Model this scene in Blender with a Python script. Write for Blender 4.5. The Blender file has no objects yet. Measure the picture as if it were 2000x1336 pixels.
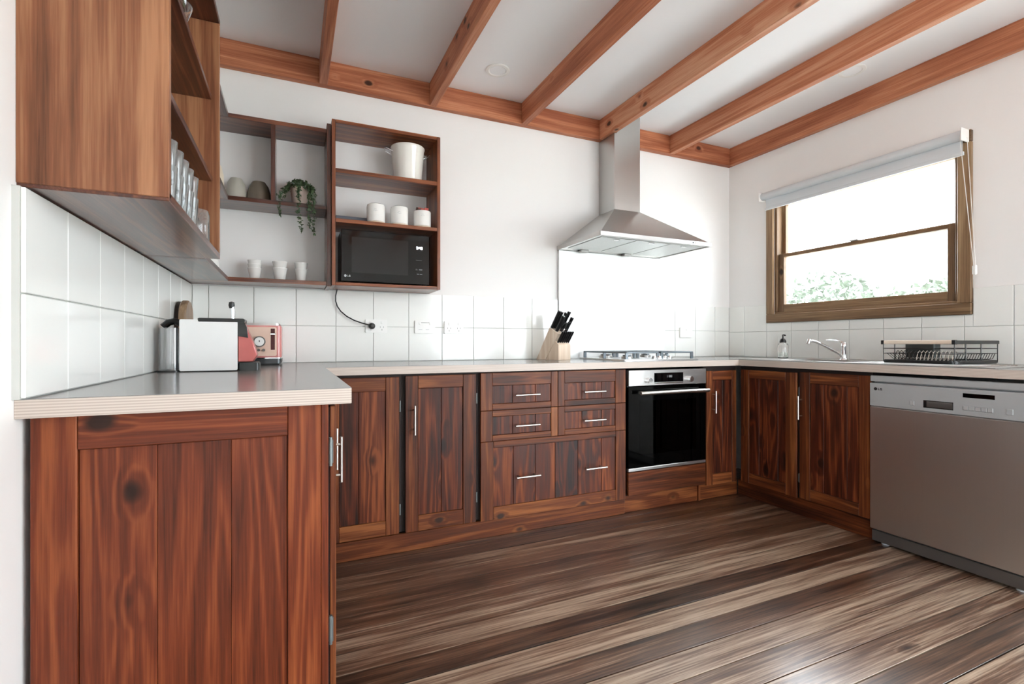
import bpy, bmesh, math, random
from mathutils import Vector, Matrix
random.seed(7)
SC = bpy.context.scene
COL = SC.collection
PI = math.pi

# ------------------------------------------------------------------ camera
cam_d = bpy.data.cameras.new('camera'); cam = bpy.data.objects.new('camera', cam_d); COL.objects.link(cam)
cam.location = (0, 0, 1.0); cam.rotation_euler = (PI/2, 0, math.radians(-24.03))
cam_d.sensor_width = 36.0; cam_d.lens = 960.0/2000*36.0; cam_d.shift_y = 0.001
cam_d.clip_start = 0.02
SC.camera = cam
# ------------------------------------------------------------------ world, light, exposure
W = bpy.data.worlds.new('overcast_sky'); SC.world = W; W.use_nodes = True
bg = W.node_tree.nodes['Background']; bg.inputs[0].default_value = (0.86, 0.94, 1.0, 1); bg.inputs[1].default_value = 5.0
def portal(name, loc, rot, sx, sy):
    l = bpy.data.lights.new(name, 'AREA'); l.shape = 'RECTANGLE'; l.size = sx; l.size_y = sy
    l.cycles.is_portal = True
    o = bpy.data.objects.new(name, l); COL.objects.link(o); o.location = loc; o.rotation_euler = rot
portal('window_daylight', (3.38, 1.975, 1.63), (0, PI/2, 0), 0.95, 1.20)
portal('added_rear_door_portal', (2.6, -2.09, 1.05), (PI/2, 0, PI), 1.1, 2.15)  # portal for the rear door, an unseen opening added for daylight
portal('added_side_door_portal', (-.60, -1.4, 1.05), (0, -PI/2, 0), 2.15, .9)  # portal for the added side door, out of view
portal('added_window_portal', (3.38, -.80, 1.12), (0, PI/2, 0), 2.2, 2.05)  # portal for the added second window, out of view
SC.view_settings.view_transform = 'Standard'; SC.view_settings.look = 'None'
SC.view_settings.exposure = 1.56; SC.view_settings.gamma = 1.0; SC.view_settings.use_curve_mapping = False
try:
    SC.cycles.use_denoising = True; SC.cycles.max_bounces = 12; SC.cycles.diffuse_bounces = 6
    SC.cycles.transparent_max_bounces = 16; SC.cycles.transmission_bounces = 10
    SC.cycles.caustics_reflective = False; SC.cycles.caustics_refractive = False
    SC.cycles.sample_clamp_indirect = 8.0
except Exception: pass

# ------------------------------------------------------------------ materials
def hx(h):
    h = h.lstrip('#'); o = []
    for i in (0, 2, 4):
        c = int(h[i:i+2], 16)/255
        o.append(c/12.92 if c <= 0.04045 else ((c+0.055)/1.055)**2.4)
    return (*o, 1)
class NT:
    def __init__(s, name):
        s.m = bpy.data.materials.new(name); s.m.use_nodes = True; s.t = s.m.node_tree; s.n = s.t.nodes
        s.b = s.n['Principled BSDF']
    def new(s, typ, **kw):
        n = s.n.new(typ)
        for k, v in kw.items(): setattr(n, k, v)
        return n
    def link(s, a, b): s.t.links.new(a, b)
    def math(s, op, a, b=None, c=None):
        n = s.new('ShaderNodeMath', operation=op)
        for i, v in enumerate((a, b, c)):
            if v is None: continue
            if isinstance(v, (int, float)): n.inputs[i].default_value = v
            else: s.link(v, n.inputs[i])
        return n.outputs[0]
    def ramp(s, fac, stops):
        n = s.new('ShaderNodeValToRGB'); e = n.color_ramp.elements
        while len(e) < len(stops): e.new(0.5)
        for i, (p, c) in enumerate(stops): e[i].position = p; e[i].color = c
        s.link(fac, n.inputs[0]); return n.outputs[0]
    def mix(s, fac, a, b, mode='MIX'):
        n = s.new('ShaderNodeMix', data_type='RGBA', blend_type=mode)
        for i, v in ((0, fac), (6, a), (7, b)):
            if isinstance(v, (int, float)): n.inputs[i].default_value = v
            elif isinstance(v, tuple): n.inputs[i].default_value = v
            else: s.link(v, n.inputs[i])
        return n.outputs[2]
    def noise(s, vec, scale, detail=2, rough=0.5, dist=0.0):
        n = s.new('ShaderNodeTexNoise'); n.inputs['Scale'].default_value = scale; n.inputs['Detail'].default_value = detail
        n.inputs['Roughness'].default_value = rough; n.inputs['Distortion'].default_value = dist
        s.link(vec, n.inputs['Vector']); return n.outputs[0]
    def mapping(s, vec, scale=(1,1,1), loc=(0,0,0)):
        n = s.new('ShaderNodeMapping'); n.inputs['Scale'].default_value = scale; n.inputs['Location'].default_value = loc
        s.link(vec, n.inputs['Vector']); return n.outputs[0]
    def bump(s, h, strength=0.1, dist=0.002):
        n = s.new('ShaderNodeBump'); n.inputs['Strength'].default_value = strength; n.inputs['Distance'].default_value = dist
        s.link(h, n.inputs['Height']); s.link(n.outputs[0], s.b.inputs['Normal'])

def wood(name, axis, dark, mid, light, knots=0.35, spec=0.3, rough=0.36, ring=16, coat=0.0, knot_col='#1c0c07', stretch=0.07, vary=0.22, wr=0.20, wl=0.34, wf=0.62, lsc=(0.9, 5.0), kscale=(6.0, 9.0), tone=False):
    k = NT(name)
    tc = k.new('ShaderNodeTexCoord'); oi = k.new('ShaderNodeObjectInfo')
    off = k.new('ShaderNodeVectorMath', operation='SCALE'); off.inputs[0].default_value = (13.7, 17.3, 29.1)
    k.link(oi.outputs['Random'], off.inputs['Scale'])
    add = k.new('ShaderNodeVectorMath', operation='ADD'); k.link(tc.outputs['Object'], add.inputs[0]); k.link(off.outputs[0], add.inputs[1])
    ai = 'xyz'.index(axis)
    def sc(a, c): v = [c]*3; v[ai] = a; return tuple(v)
    P = k.mapping(add.outputs[0], sc(stretch, 1.0))
    KP = k.mapping(add.outputs[0], sc(*kscale))
    vo = k.new('ShaderNodeTexVoronoi'); vo.inputs['Scale'].default_value = 1.0; k.link(KP, vo.inputs['Vector'])
    sepc = k.new('ShaderNodeSeparateColor'); k.link(vo.outputs['Color'], sepc.inputs[0])
    pres = k.math('LESS_THAN', sepc.outputs[0], knots)
    wob = k.noise(k.mapping(add.outputs[0], sc(12, 30)), 1.0, 2)
    d = k.math('ADD', vo.outputs['Distance'], k.math('MULTIPLY', k.math('SUBTRACT', wob, 0.5), 0.10))
    core = k.math('MULTIPLY', k.math('MULTIPLY', k.math('SUBTRACT', 0.17, d), 12.0), pres)
    core = k.math('MAXIMUM', core, 0.0)
    halo = k.math('MULTIPLY', k.math('MAXIMUM', k.math('SUBTRACT', 1.0, k.math('MULTIPLY', d, 3.0)), 0.0), pres)
    n = k.noise(P, 9.0, 3, 0.45, 0.4)
    ph = k.math('ADD', k.math('MULTIPLY', n, ring*2.2), k.math('MULTIPLY', halo, 7.0))
    rg = k.math('POWER', k.math('MULTIPLY_ADD', k.math('SINE', ph), 0.5, 0.5), 1.8)
    low = k.noise(k.mapping(add.outputs[0], sc(*lsc)), 1.0, 2)
    fib = k.noise(k.mapping(add.outputs[0], sc(4.0, 150.0)), 1.0, 3, 0.65)
    f = k.math('ADD', k.math('MULTIPLY', k.math('SUBTRACT', rg, 0.5), wr), k.math('MULTIPLY', k.math('SUBTRACT', low, 0.5), wl))
    f = k.math('ADD', f, k.math('MULTIPLY', k.math('SUBTRACT', fib, 0.5), wf))
    tn = oi.outputs['Random']
    if tone:
        sep = k.new('ShaderNodeSeparateColor'); k.link(oi.outputs['Color'], sep.inputs[0]); tn = sep.outputs[0]
    f = k.math('ADD', f, k.math('MULTIPLY', k.math('SUBTRACT', tn, 0.5), vary))
    f = k.math('ADD', f, 0.5)
    colr = k.ramp(f, [(0.22, hx(dark)), (0.50, hx(mid)), (0.78, hx(light))])
    colr = k.mix(k.math('MINIMUM', k.math('MULTIPLY', halo, 0.42), 1.0), colr, hx(dark))
    colr = k.mix(k.math('MINIMUM', k.math('MULTIPLY', core, 1.0), 0.9), colr, hx(knot_col))
    k.link(colr, k.b.inputs['Base Color'])
    k.b.inputs['Roughness'].default_value = rough; k.b.inputs['Specular IOR Level'].default_value = spec
    k.b.inputs['Coat Weight'].default_value = coat; k.b.inputs['Coat Roughness'].default_value = 0.2
    k.bump(k.math('ADD', fib, k.math('MULTIPLY', rg, 0.5)), 0.12, 0.0012)
    return k.m
def plain(name, col, rough=0.5, metal=0.0, coat=0.0, noise=0.04, nscale=9.0, bump=0.0, spec=0.5, emit=None, aniso=0.0):
    k = NT(name); tc = k.new('ShaderNodeTexCoord')
    n = k.noise(tc.outputs['Object'], nscale, 3)
    c = hx(col) if isinstance(col, str) else col
    lo = tuple(v*(1-noise) for v in c[:3])+(1,); hi = tuple(min(1, v*(1+noise)) for v in c[:3])+(1,)
    k.link(k.mix(n, lo, hi), k.b.inputs['Base Color'])
    k.b.inputs['Roughness'].default_value = rough; k.b.inputs['Metallic'].default_value = metal
    k.b.inputs['Coat Weight'].default_value = coat; k.b.inputs['Specular IOR Level'].default_value = spec
    k.b.inputs['Anisotropic'].default_value = aniso
    if emit: k.b.inputs['Emission Color'].default_value = hx(emit[0]); k.b.inputs['Emission Strength'].default_value = emit[1]
    if bump: k.bump(n, bump, 0.001)
    return k.m
def brushed(name, col, rough, axis, amt=0.10):
    k = NT(name); tc = k.new('ShaderNodeTexCoord')
    v = [220.0]*3; v['xyz'.index(axis)] = 2.0
    n = k.noise(k.mapping(tc.outputs['Object'], tuple(v)), 1.0, 3, 0.6)
    c = hx(col)
    k.link(k.mix(n, tuple(x*(1-amt) for x in c[:3])+(1,), tuple(min(1, x*(1+amt)) for x in c[:3])+(1,)), k.b.inputs['Base Color'])
    k.b.inputs['Metallic'].default_value = 1.0
    k.link(k.math('MULTIPLY_ADD', n, 0.12, rough-0.06), k.b.inputs['Roughness'])
    return k.m
def clear_glass(name, tint='#ffffff', rough=0.0):
    k = NT(name); k.b.inputs['Base Color'].default_value = hx(tint); k.b.inputs['Transmission Weight'].default_value = 1.0
    k.b.inputs['Roughness'].default_value = rough; k.b.inputs['IOR'].default_value = 1.45
    return k.m
def thin_pane(name, gloss=0.07, tint=(1, 1, 1, 1)):
    k = NT(name); tr = k.new('ShaderNodeBsdfTransparent'); gl = k.new('ShaderNodeBsdfGlossy'); mx = k.new('ShaderNodeMixShader')
    tr.inputs[0].default_value = tint; gl.inputs['Roughness'].default_value = 0.02; mx.inputs[0].default_value = gloss
    k.link(tr.outputs[0], mx.inputs[1]); k.link(gl.outputs[0], mx.inputs[2])
    out = [n for n in k.n if n.type == 'OUTPUT_MATERIAL'][0]; k.link(mx.outputs[0], out.inputs[0])
    return k.m
def ply_edge(name):
    k = NT(name); g = k.new('ShaderNodeNewGeometry'); sp = k.new('ShaderNodeSeparateXYZ'); k.link(g.outputs['Position'], sp.inputs[0])
    s = k.math('MULTIPLY_ADD', k.math('SINE', k.math('MULTIPLY', sp.outputs[2], 2*PI/0.0058)), 0.5, 0.5)
    tc = k.new('ShaderNodeTexCoord'); n = k.noise(k.mapping(tc.outputs['Object'], (6, 6, 300)), 1.0, 3)
    c = k.mix(s, hx('#b3a498'), hx('#d8cdc4')); c = k.mix(k.math('MULTIPLY', n, 0.5), c, hx('#c9bbb0'))
    k.link(c, k.b.inputs['Base Color']); k.b.inputs['Roughness'].default_value = 0.45
    return k.m

M = {}
for a in 'xyz':
    M['cab_'+a] = wood('stained_pine_'+a, a, '#1d0a05', '#562512', '#8a4a28', knots=0.75, rough=0.45, coat=0.0, ring=22, wr=.24, wl=.55, kscale=(4.5, 7.))
    M['cabf_'+a] = wood('stained_pine_frame_'+a, a, '#2a1107', '#633117', '#935931', knots=0.14, rough=0.45, coat=0.0, ring=18, wl=.5)
    M['end_'+a] = wood('stained_pine_end_'+a, a, '#3a170b', '#6f321a', '#95512c', knots=0.5, rough=0.45, coat=0.0, vary=0.08, ring=24, wl=.42, kscale=(5., 7.5))
    M['shelf_'+a] = wood('shelf_pine_'+a, a, '#4f2e1d', '#85543a', '#aa7856', knots=0.06, rough=0.38, coat=0.1, ring=16, wl=.62, lsc=(2.2, 6.0))
    M['beam_'+a] = wood('orange_pine_'+a, a, '#96553a', '#bf7c5a', '#d6a382', knots=0.32, rough=0.5, ring=14, knot_col='#2a130b', stretch=0.05)
    M['boxw_'+a] = wood('box_shelf_pine_'+a, a, '#452213', '#85492a', '#ad6c44', knots=0.04, rough=0.4, coat=0.5, ring=16)
    M['rack_'+a] = wood('dark_shelf_pine_'+a, a, '#28130b', '#56291a', '#824c32', knots=0.05, rough=0.4, coat=0.8, ring=18)
M['floor'] = wood('floor_boards', 'x', '#1f130c', '#644735', '#b39c86', knots=0.02, rough=0.32, ring=12, coat=1.0, stretch=0.03, tone=True, spec=0.7, vary=0.9, wr=0.12, wl=0.55, wf=0.85, lsc=(1.0, 24.0), kscale=(5.0, 12.0))
M['frame_y'] = wood('window_timber_y', 'y', '#574330', '#85694d', '#a88e6e', knots=0.03, rough=0.42, ring=9)
M['frame_z'] = wood('window_timber_z', 'z', '#574330', '#85694d', '#a88e6e', knots=0.03, rough=0.42, ring=9)
M['paint'] = plain('white_wall_paint', '#efeeec', 0.75, noise=0.012, nscale=3)
M['ceil'] = plain('white_ceiling_paint', '#f3f4f5', 0.8, noise=0.012, nscale=3)
M['tile'] = plain('white_glazed_tile', '#eff0ec', 0.13, noise=0.012, nscale=4, bump=0.02)
M['grout'] = plain('grey_grout', '#cfd0cc', 0.85)
M['carcass'] = plain('dark_carcass', '#1c0d08', 0.7)
M['laminate'] = plain('grey_laminate', '#8b8a88', 0.18, noise=0.06, nscale=40)
M['ply'] = ply_edge('plywood_edge')
M['steel_x'] = brushed('brushed_steel_x', '#c4c3c1', 0.32, 'x', .04)
M['steel_z'] = brushed('brushed_steel_z', '#c2c0bd', 0.34, 'z', .03)
M['steel_y'] = brushed('brushed_steel_y', '#bbb8b5', 0.36, 'y', .04)
M['splash'] = brushed('splash_steel', '#e6e6e4', 0.5, 'x', 0.02)
M['handle'] = plain('satin_nickel', '#d2cec8', 0.28, 1.0)
M['hinge'] = plain('dull_hinge_metal', '#747a7a', 0.45, 0.7)
M['chrome'] = plain('chrome', '#e4e5e6', 0.06, 1.0)
M['iron'] = plain('grey_cast_trivet', '#7d868c', 0.35, 0.8)
M['black'] = plain('black_plastic', '#0d0d0e', 0.32)
M['blackgloss'] = plain('black_glass', '#050506', 0.05, spec=0.35)
M['ovenblack'] = plain('oven_black_glass', '#030303', 0.06, spec=0.12)
M['panel_grey'] = plain('silver_plastic', '#a9acae', 0.4, 0.15)
M['plinth'] = plain('dark_silver_plinth', '#6a6866', 0.35, 0.7)
M['white_pl'] = plain('white_plastic', '#efefec', 0.35)
M['mark'] = plain('dark_print', '#232325', 0.5)
M['lightmark'] = plain('pale_print', '#b9bcbf', 0.5)
M['lit'] = plain('lit_digits', '#ffffff', 0.4, emit=('#e8f0ff', 3.0))
M['ceramic'] = plain('white_ceramic', '#efeeea', 0.22, coat=0.3)
M['cream'] = plain('cream_ceramic', '#e9ddc8', 0.35)
M['greycer'] = plain('pale_grey_ceramic', '#b7b4a9', 0.3, coat=0.3)
M['taupe'] = plain('taupe_ceramic', '#6d6254', 0.25, coat=0.4)
M['enamel'] = plain('white_enamel', '#efebe3', 0.2, coat=0.4)
M['paleglass'] = clear_glass('clear_glass')
M['tumbler'] = clear_glass('pale_tumbler_glass', '#f4f8f8', 0.03); M['tumbler'].node_tree.nodes['Principled BSDF'].inputs['Transmission Weight'].default_value = 0.86
M['bamboo'] = wood('pale_wood', 'x', '#cdb59e', '#e2d0bd', '#efe4d6', knots=0.0, rough=0.45, vary=0.08)
M['bamboo_y'] = wood('pale_wood_y', 'y', '#cdb59e', '#e2d0bd', '#efe4d6', knots=0.0, rough=0.45, vary=0.08)
M['bamboo_z'] = wood('pale_wood_z', 'z', '#c9ae95', '#dfcab4', '#ecdfcf', knots=0.0, rough=0.45, vary=0.08)
M['boardw'] = wood('brown_board_wood', 'z', '#6b543f', '#8f745a', '#ad9274', knots=0.0)
M['walnut'] = wood('dark_board_wood', 'z', '#1c120c', '#33221a', '#4a3326', knots=0.0)
M['red'] = plain('red_satin_metal', '#b85f5a', 0.32, 0.35, coat=0.2)
M['pink'] = plain('rose_enamel', '#cf7f7a', 0.25, coat=0.5)
M['roseplate'] = plain('champagne_metal', '#e3c3b1', 0.35, 0.2)
M['smoke'] = thin_pane('clear_tank_plastic', 0.16, (.86, .87, .88, 1))
M['blind'] = plain('pale_blind_fabric', '#d6dcdf', 0.7)
M['leafd'] = plain('dark_leaf', '#3f5433', 0.45, noise=0.6, nscale=60)
M['potc'] = plain('pale_pink_pot', '#cdb8ac', 0.4)
M['hedge'] = plain('hedge_leaf', '#687263', 0.5, noise=0.6, nscale=9)
M['concrete'] = plain('pale_bounce_ground', '#efece6', 0.9, noise=0.05, nscale=3)  # outdoor ground kept pale to bounce daylight indoors
M['lawn'] = plain('lawn', '#6d7f4f', 0.9, noise=0.4, nscale=4)
M['pane'] = thin_pane('window_glass')
M['ovenglass'] = thin_pane('dark_oven_glass', 0.015, (0.02, 0.02, 0.02, 1))
M['slate'] = plain('slate_grey_card', '#565b66', 0.5)
M['dialw'] = plain('satin_silver', '#dedede', 0.4, 0.3)
M['tea'] = plain('red_paper', '#b0493f', 0.6, noise=0.5, nscale=40)
M['tea2'] = plain('brown_paper', '#4c2c20', 0.6, noise=0.5, nscale=40)

# ------------------------------------------------------------------ mesh helpers
class MB:
    def __init__(s): s.bm = bmesh.new()
    def box(s, x0, x1, y0, y1, z0, z1, bev=0.0):
        if x0 > x1: x0, x1 = x1, x0
        if y0 > y1: y0, y1 = y1, y0
        if z0 > z1: z0, z1 = z1, z0
        t = bmesh.new(); bmesh.ops.create_cube(t, size=1.0)
        for v in t.verts: v.co = Vector(((x0+x1)/2+v.co.x*(x1-x0), (y0+y1)/2+v.co.y*(y1-y0), (z0+z1)/2+v.co.z*(z1-z0)))
        if bev > 0: bmesh.ops.bevel(t, geom=t.edges[:], offset=bev, segments=1, affect='EDGES', clamp_overlap=True)
        return s._merge(t)
    def rbox(s, x0, x1, y0, y1, z0, z1, r, axis='z', seg=5, bev=0.0):
        # rounded rectangle extruded along axis
        t = bmesh.new(); ax = 'xyz'.index(axis); o = [i for i in range(3) if i != ax]
        lo = (x0, y0, z0); hi = (x1, y1, z1); pts = []
        for cx, cy, a0 in ((hi[o[0]]-r, hi[o[1]]-r, 0), (lo[o[0]]+r, hi[o[1]]-r, PI/2), (lo[o[0]]+r, lo[o[1]]+r, PI), (hi[o[0]]-r, lo[o[1]]+r, 1.5*PI)):
            for i in range(seg+1):
                a = a0+PI/2*i/seg; pts.append((cx+r*math.cos(a), cy+r*math.sin(a)))
        rings = []
        for h in (lo[ax], hi[ax]):
            vs = []
            for p in pts:
                c = [0, 0, 0]; c[o[0]], c[o[1]] = p; c[ax] = h; vs.append(t.verts.new(c))
            rings.append(vs)
        n = len(pts)
        for i in range(n): t.faces.new((rings[0][i], rings[0][(i+1) % n], rings[1][(i+1) % n], rings[1][i]))
        t.faces.new(rings[0][::-1]); t.faces.new(rings[1])
        bmesh.ops.recalc_face_normals(t, faces=t.faces[:])
        if bev: 
            ee = [e for e in t.edges if len(e.link_faces) == 2 and e.calc_face_angle(0) > 1.2]
            bmesh.ops.bevel(t, geom=ee, offset=bev, segments=2, affect='EDGES', clamp_overlap=True)
        return s._merge(t)
    def prism(s, pts, axis, a0, a1, bev=0.0):
        t = bmesh.new(); ax = 'xyz'.index(axis); o = [i for i in range(3) if i != ax]; rings = []
        for h in (a0, a1):
            vs = []
            for p in pts:
                c = [0, 0, 0]; c[o[0]], c[o[1]] = p; c[ax] = h; vs.append(t.verts.new(c))
            rings.append(vs)
        n = len(pts)
        for i in range(n): t.faces.new((rings[0][i], rings[0][(i+1) % n], rings[1][(i+1) % n], rings[1][i]))
        t.faces.new(rings[0][::-1]); t.faces.new(rings[1])
        bmesh.ops.recalc_face_normals(t, faces=t.faces[:])
        if bev: bmesh.ops.bevel(t, geom=t.edges[:], offset=bev, segments=1, affect='EDGES', clamp_overlap=True)
        return s._merge(t)
    def hull(s, A, B):      # loft of two equal-length loops of 3D points
        t = bmesh.new(); a = [t.verts.new(p) for p in A]; b = [t.verts.new(p) for p in B]; n = len(a)
        for i in range(n): t.faces.new((a[i], a[(i+1) % n], b[(i+1) % n], b[i]))
        t.faces.new(a[::-1]); t.faces.new(b); bmesh.ops.recalc_face_normals(t, faces=t.faces[:])
        return s._merge(t)
    def cyl(s, p0, p1, r, seg=16, r2=None): return s.tube([p0, p1], r, seg, r2=r2)
    def tube(s, pts, r, seg=8, r2=None, caps=True):
        pts = [Vector(p) for p in pts]; t = bmesh.new(); rings = []; n = len(pts); up = None
        for i, p in enumerate(pts):
            d = (pts[min(i+1, n-1)]-pts[max(i-1, 0)]).normalized()
            if up is None: up = Vector((0, 0, 1)) if abs(d.z) < 0.9 else Vector((1, 0, 0))
            a = d.cross(up).normalized(); b = a.cross(d).normalized(); up = b
            rr = r if r2 is None else r+(r2-r)*i/(n-1)
            rings.append([t.verts.new(p+a*rr*math.cos(2*PI*j/seg)+b*rr*math.sin(2*PI*j/seg)) for j in range(seg)])
        for i in range(n-1):
            for j in range(seg): t.faces.new((rings[i][j], rings[i][(j+1) % seg], rings[i+1][(j+1) % seg], rings[i+1][j]))
        if caps: t.faces.new(rings[0][::-1]); t.faces.new(rings[-1])
        bmesh.ops.recalc_face_normals(t, faces=t.faces[:])
        return s._merge(t)
    def lathe(s, prof, c=(0, 0, 0), seg=28, sx=1.0, sy=1.0):
        t = bmesh.new(); rings = []
        for r, z in prof:
            if r < 1e-5: rings.append([t.verts.new((c[0], c[1], c[2]+z))])
            else: rings.append([t.verts.new((c[0]+sx*r*math.cos(2*PI*j/seg), c[1]+sy*r*math.sin(2*PI*j/seg), c[2]+z)) for j in range(seg)])
        for a, b in zip(rings, rings[1:]):
            for j in range(seg):
                q = []
                for v in (a[j % len(a)], a[(j+1) % len(a)], b[(j+1) % len(b)], b[j % len(b)]):
                    if v not in q: q.append(v)
                if len(q) >= 3:
                    try: t.faces.new(q)
                    except ValueError: pass
        bmesh.ops.recalc_face_normals(t, faces=t.faces[:])
        return s._merge(t)
    def rot(s, ang, axis, c): bmesh.ops.rotate(s.bm, verts=s.bm.verts[:], cent=c, matrix=Matrix.Rotation(ang, 3, axis)); return s
    def _merge(s, t):
        me = bpy.data.meshes.new('tmp'); t.to_mesh(me); t.free(); s.bm.from_mesh(me); bpy.data.meshes.remove(me); return s

def wloc(o):
    v = Vector((0, 0, 0))
    while o is not None: v = v+o.location; o = o.parent
    return v
def obj(name, mb, mat, parent=None, smooth=True, angle=35):
    """one mesh object; coordinates in mb are world (or the parent's frame if the parent is rotated, see local)"""
    bm = mb.bm; lo = Vector((1e9,)*3); hi = -lo
    for v in bm.verts:
        for i in range(3): lo[i] = min(lo[i], v.co[i]); hi[i] = max(hi[i], v.co[i])
    c = (lo+hi)/2
    for v in bm.verts: v.co -= c
    me = bpy.data.meshes.new(name); bm.to_mesh(me); bm.free()
    if isinstance(mat, (list, tuple)):
        for m in mat: me.materials.append(M[m] if isinstance(m, str) else m)
    else: me.materials.append(M[mat] if isinstance(mat, str) else mat)
    if smooth:
        me.polygons.foreach_set('use_smooth', [True]*len(me.polygons)); me.set_sharp_from_angle(angle=math.radians(angle))
    o = bpy.data.objects.new(name, me); COL.objects.link(o)
    if parent is not None:
        o.parent = parent; o.location = c-(Vector((0, 0, 0)) if parent.get('_local') else wloc(parent))
        if parent.get('_local') : o['_lc'] = 1
        if parent.get('_lc'): o.location = c-parent.location; o['_lc'] = 1
    else: o.location = c
    return o
def tag(o, label, cat, group=None):
    o['label'] = label; o['category'] = cat
    if group: o['group'] = group
    return o
def thing(name, loc, label, cat, group=None, rotz=None):
    o = bpy.data.objects.new(name, None); COL.objects.link(o); o.location = loc; o.empty_display_size = 0.05
    if rotz is not None: o.rotation_euler = (0, 0, rotz); o['_local'] = 1
    return tag(o, label, cat, group)
def struct(o): o['kind'] = 'structure'; return o
def box(name, b, mat, parent=None, bev=0.0015): return obj(name, MB().box(*b, bev=bev), mat, parent, smooth=False)
def copy_tree(o, parent=None):
    c = o.copy(); COL.objects.link(c); c.parent = parent
    for ch in o.children: copy_tree(ch, c)
    return c
CT = 0.892      # worktop height
XL, XLP, YB, YBP, XR, XRP = -0.467, -0.487, 2.935, 2.945, 3.244, 3.254
ZC, ZJ = 2.566, 2.428
YR = -2.0

# ------------------------------------------------------------------ the room
fl = struct(box('floor', (XLP-.12, XRP+.12, YR-.12, YBP+.12, -0.06, -0.022), 'carcass', bev=0))
TONES = {13: .36, 12: .5, 11: .46, 10: .4, 9: .42, 8: .64, 7: .62, 6: .3, 5: .68, 4: .42, 3: .6, 2: .62, 1: .58, 0: .42, -1: .58, -2: .4}
edges = [0.80+0.1082*k for k in range(-36, 19)]
for y0 in edges:
    y1 = min(y0+0.1082, YBP); 
    if y0 >= YBP-.01 or y0 < YR: continue
    cuts = [XLP, XRP]
    for a, b in zip(cuts, cuts[1:]):
        tone_ = TONES.get(round((y0-.80)/.1082), random.uniform(.3, .7))
        fb = obj('floor_board', MB().box(a+.0008, b-.0008, y0+.0024, y1-.0024, -0.022, random.uniform(-.0006, 0), bev=0.0004), 'floor', fl, smooth=False); fb.color = (tone_, tone_, tone_, 1)
ceil = struct(box('ceiling', (XLP-.12, XRP+.12, YR-.12, YBP+.12, ZC, ZC+.08), 'ceil', bev=0))
wb = struct(box('wall_back', (XLP-.12, XRP+.12, YBP, YBP+.12, -.06, ZC), 'paint', bev=0))
sy0, sy1 = -1.85, -.95      # side door opening, added unseen behind the camera for daylight
wl = struct(obj('wall_left', MB().box(XLP-.12, XLP, YR, sy0, -.06, ZC).box(XLP-.12, XLP, sy1, YBP, -.06, ZC).box(XLP-.12, XLP, sy0, sy1, 2.1, ZC), 'paint', smooth=False))
d2 = struct(obj('added_light_door_2', MB().box(XLP-.09, XLP-.03, sy0, sy0+.05, 0, 2.1).box(XLP-.09, XLP-.03, sy1-.05, sy1, 0, 2.1).box(XLP-.09, XLP-.03, sy0+.05, sy1-.05, 2.05, 2.1), 'white_pl', smooth=False))
box('pane', (XLP-.064, XLP-.058, sy0+.05, sy1-.05, 0, 2.05), 'pane', d2, bev=0)
wy0, wy1, wz0, wz1 = 1.425, 2.53, 1.205, 2.075    # window opening
vy0, vy1, vz0, vz1 = -1.8, .2, .05, 2.2     # second window, added unseen behind the camera to light the left side
wr = MB(); wr.box(XRP, XRP+.12, YR, vy0, -.06, ZC).box(XRP, XRP+.12, vy1, wy0, -.06, ZC).box(XRP, XRP+.12, vy0, vy1, -.06, vz0).box(XRP, XRP+.12, vy0, vy1, vz1, ZC); wr.box(XRP, XRP+.12, wy1, YBP, -.06, ZC); wr.box(XRP, XRP+.12, wy0, wy1, -.06, wz0); wr.box(XRP, XRP+.12, wy0, wy1, wz1, ZC)
wr = struct(obj('wall_right', wr, 'paint', smooth=False))
gx0, gx1, gz1 = 2.1, 3.15, 2.1  # rear door opening, out of view, added to let daylight in
wq = MB(); wq.box(XLP-.12, gx0, YR-.12, YR, -.06, ZC); wq.box(gx1, XRP+.12, YR-.12, YR, -.06, ZC); wq.box(gx0, gx1, YR-.12, YR, gz1, ZC)
wq = struct(obj('wall_rear', wq, 'paint', smooth=False))
dr = struct(obj('added_light_door_1', MB().box(gx0, gx0+.05, YR-.1, YR-.03, 0, gz1).box(gx1-.05, gx1, YR-.1, YR-.03, 0, gz1).box(gx0+.05, gx1-.05, YR-.1, YR-.03, gz1-.05, gz1).box(2.60, 2.65, YR-.1, YR-.03, 0, gz1-.05), 'white_pl', smooth=False))
for a, b in ((gx0+.05, 2.60), (2.65, gx1-.05)): box('pane', (a, b, YR-.07, YR-.064, 0.0, gz1-.05), 'pane', dr, bev=0)
struct(box('trim_1', (XLP, XLP+.004, 1.10, 1.19, 0, ZC), 'paint', bev=0.001))

w2_ = struct(obj('added_light_window', MB().box(XRP+.02, XRP+.07, vy0, vy0+.05, vz0, vz1).box(XRP+.02, XRP+.07, vy1-.05, vy1, vz0, vz1).box(XRP+.02, XRP+.07, vy0+.05, vy1-.05, vz0, vz0+.05).box(XRP+.02, XRP+.07, vy0+.05, vy1-.05, vz1-.05, vz1), 'frame_z', smooth=False))
box('pane', (XRP+.04, XRP+.046, vy0+.05, vy1-.05, vz0+.05, vz1-.05), 'pane', w2_, bev=0)

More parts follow.
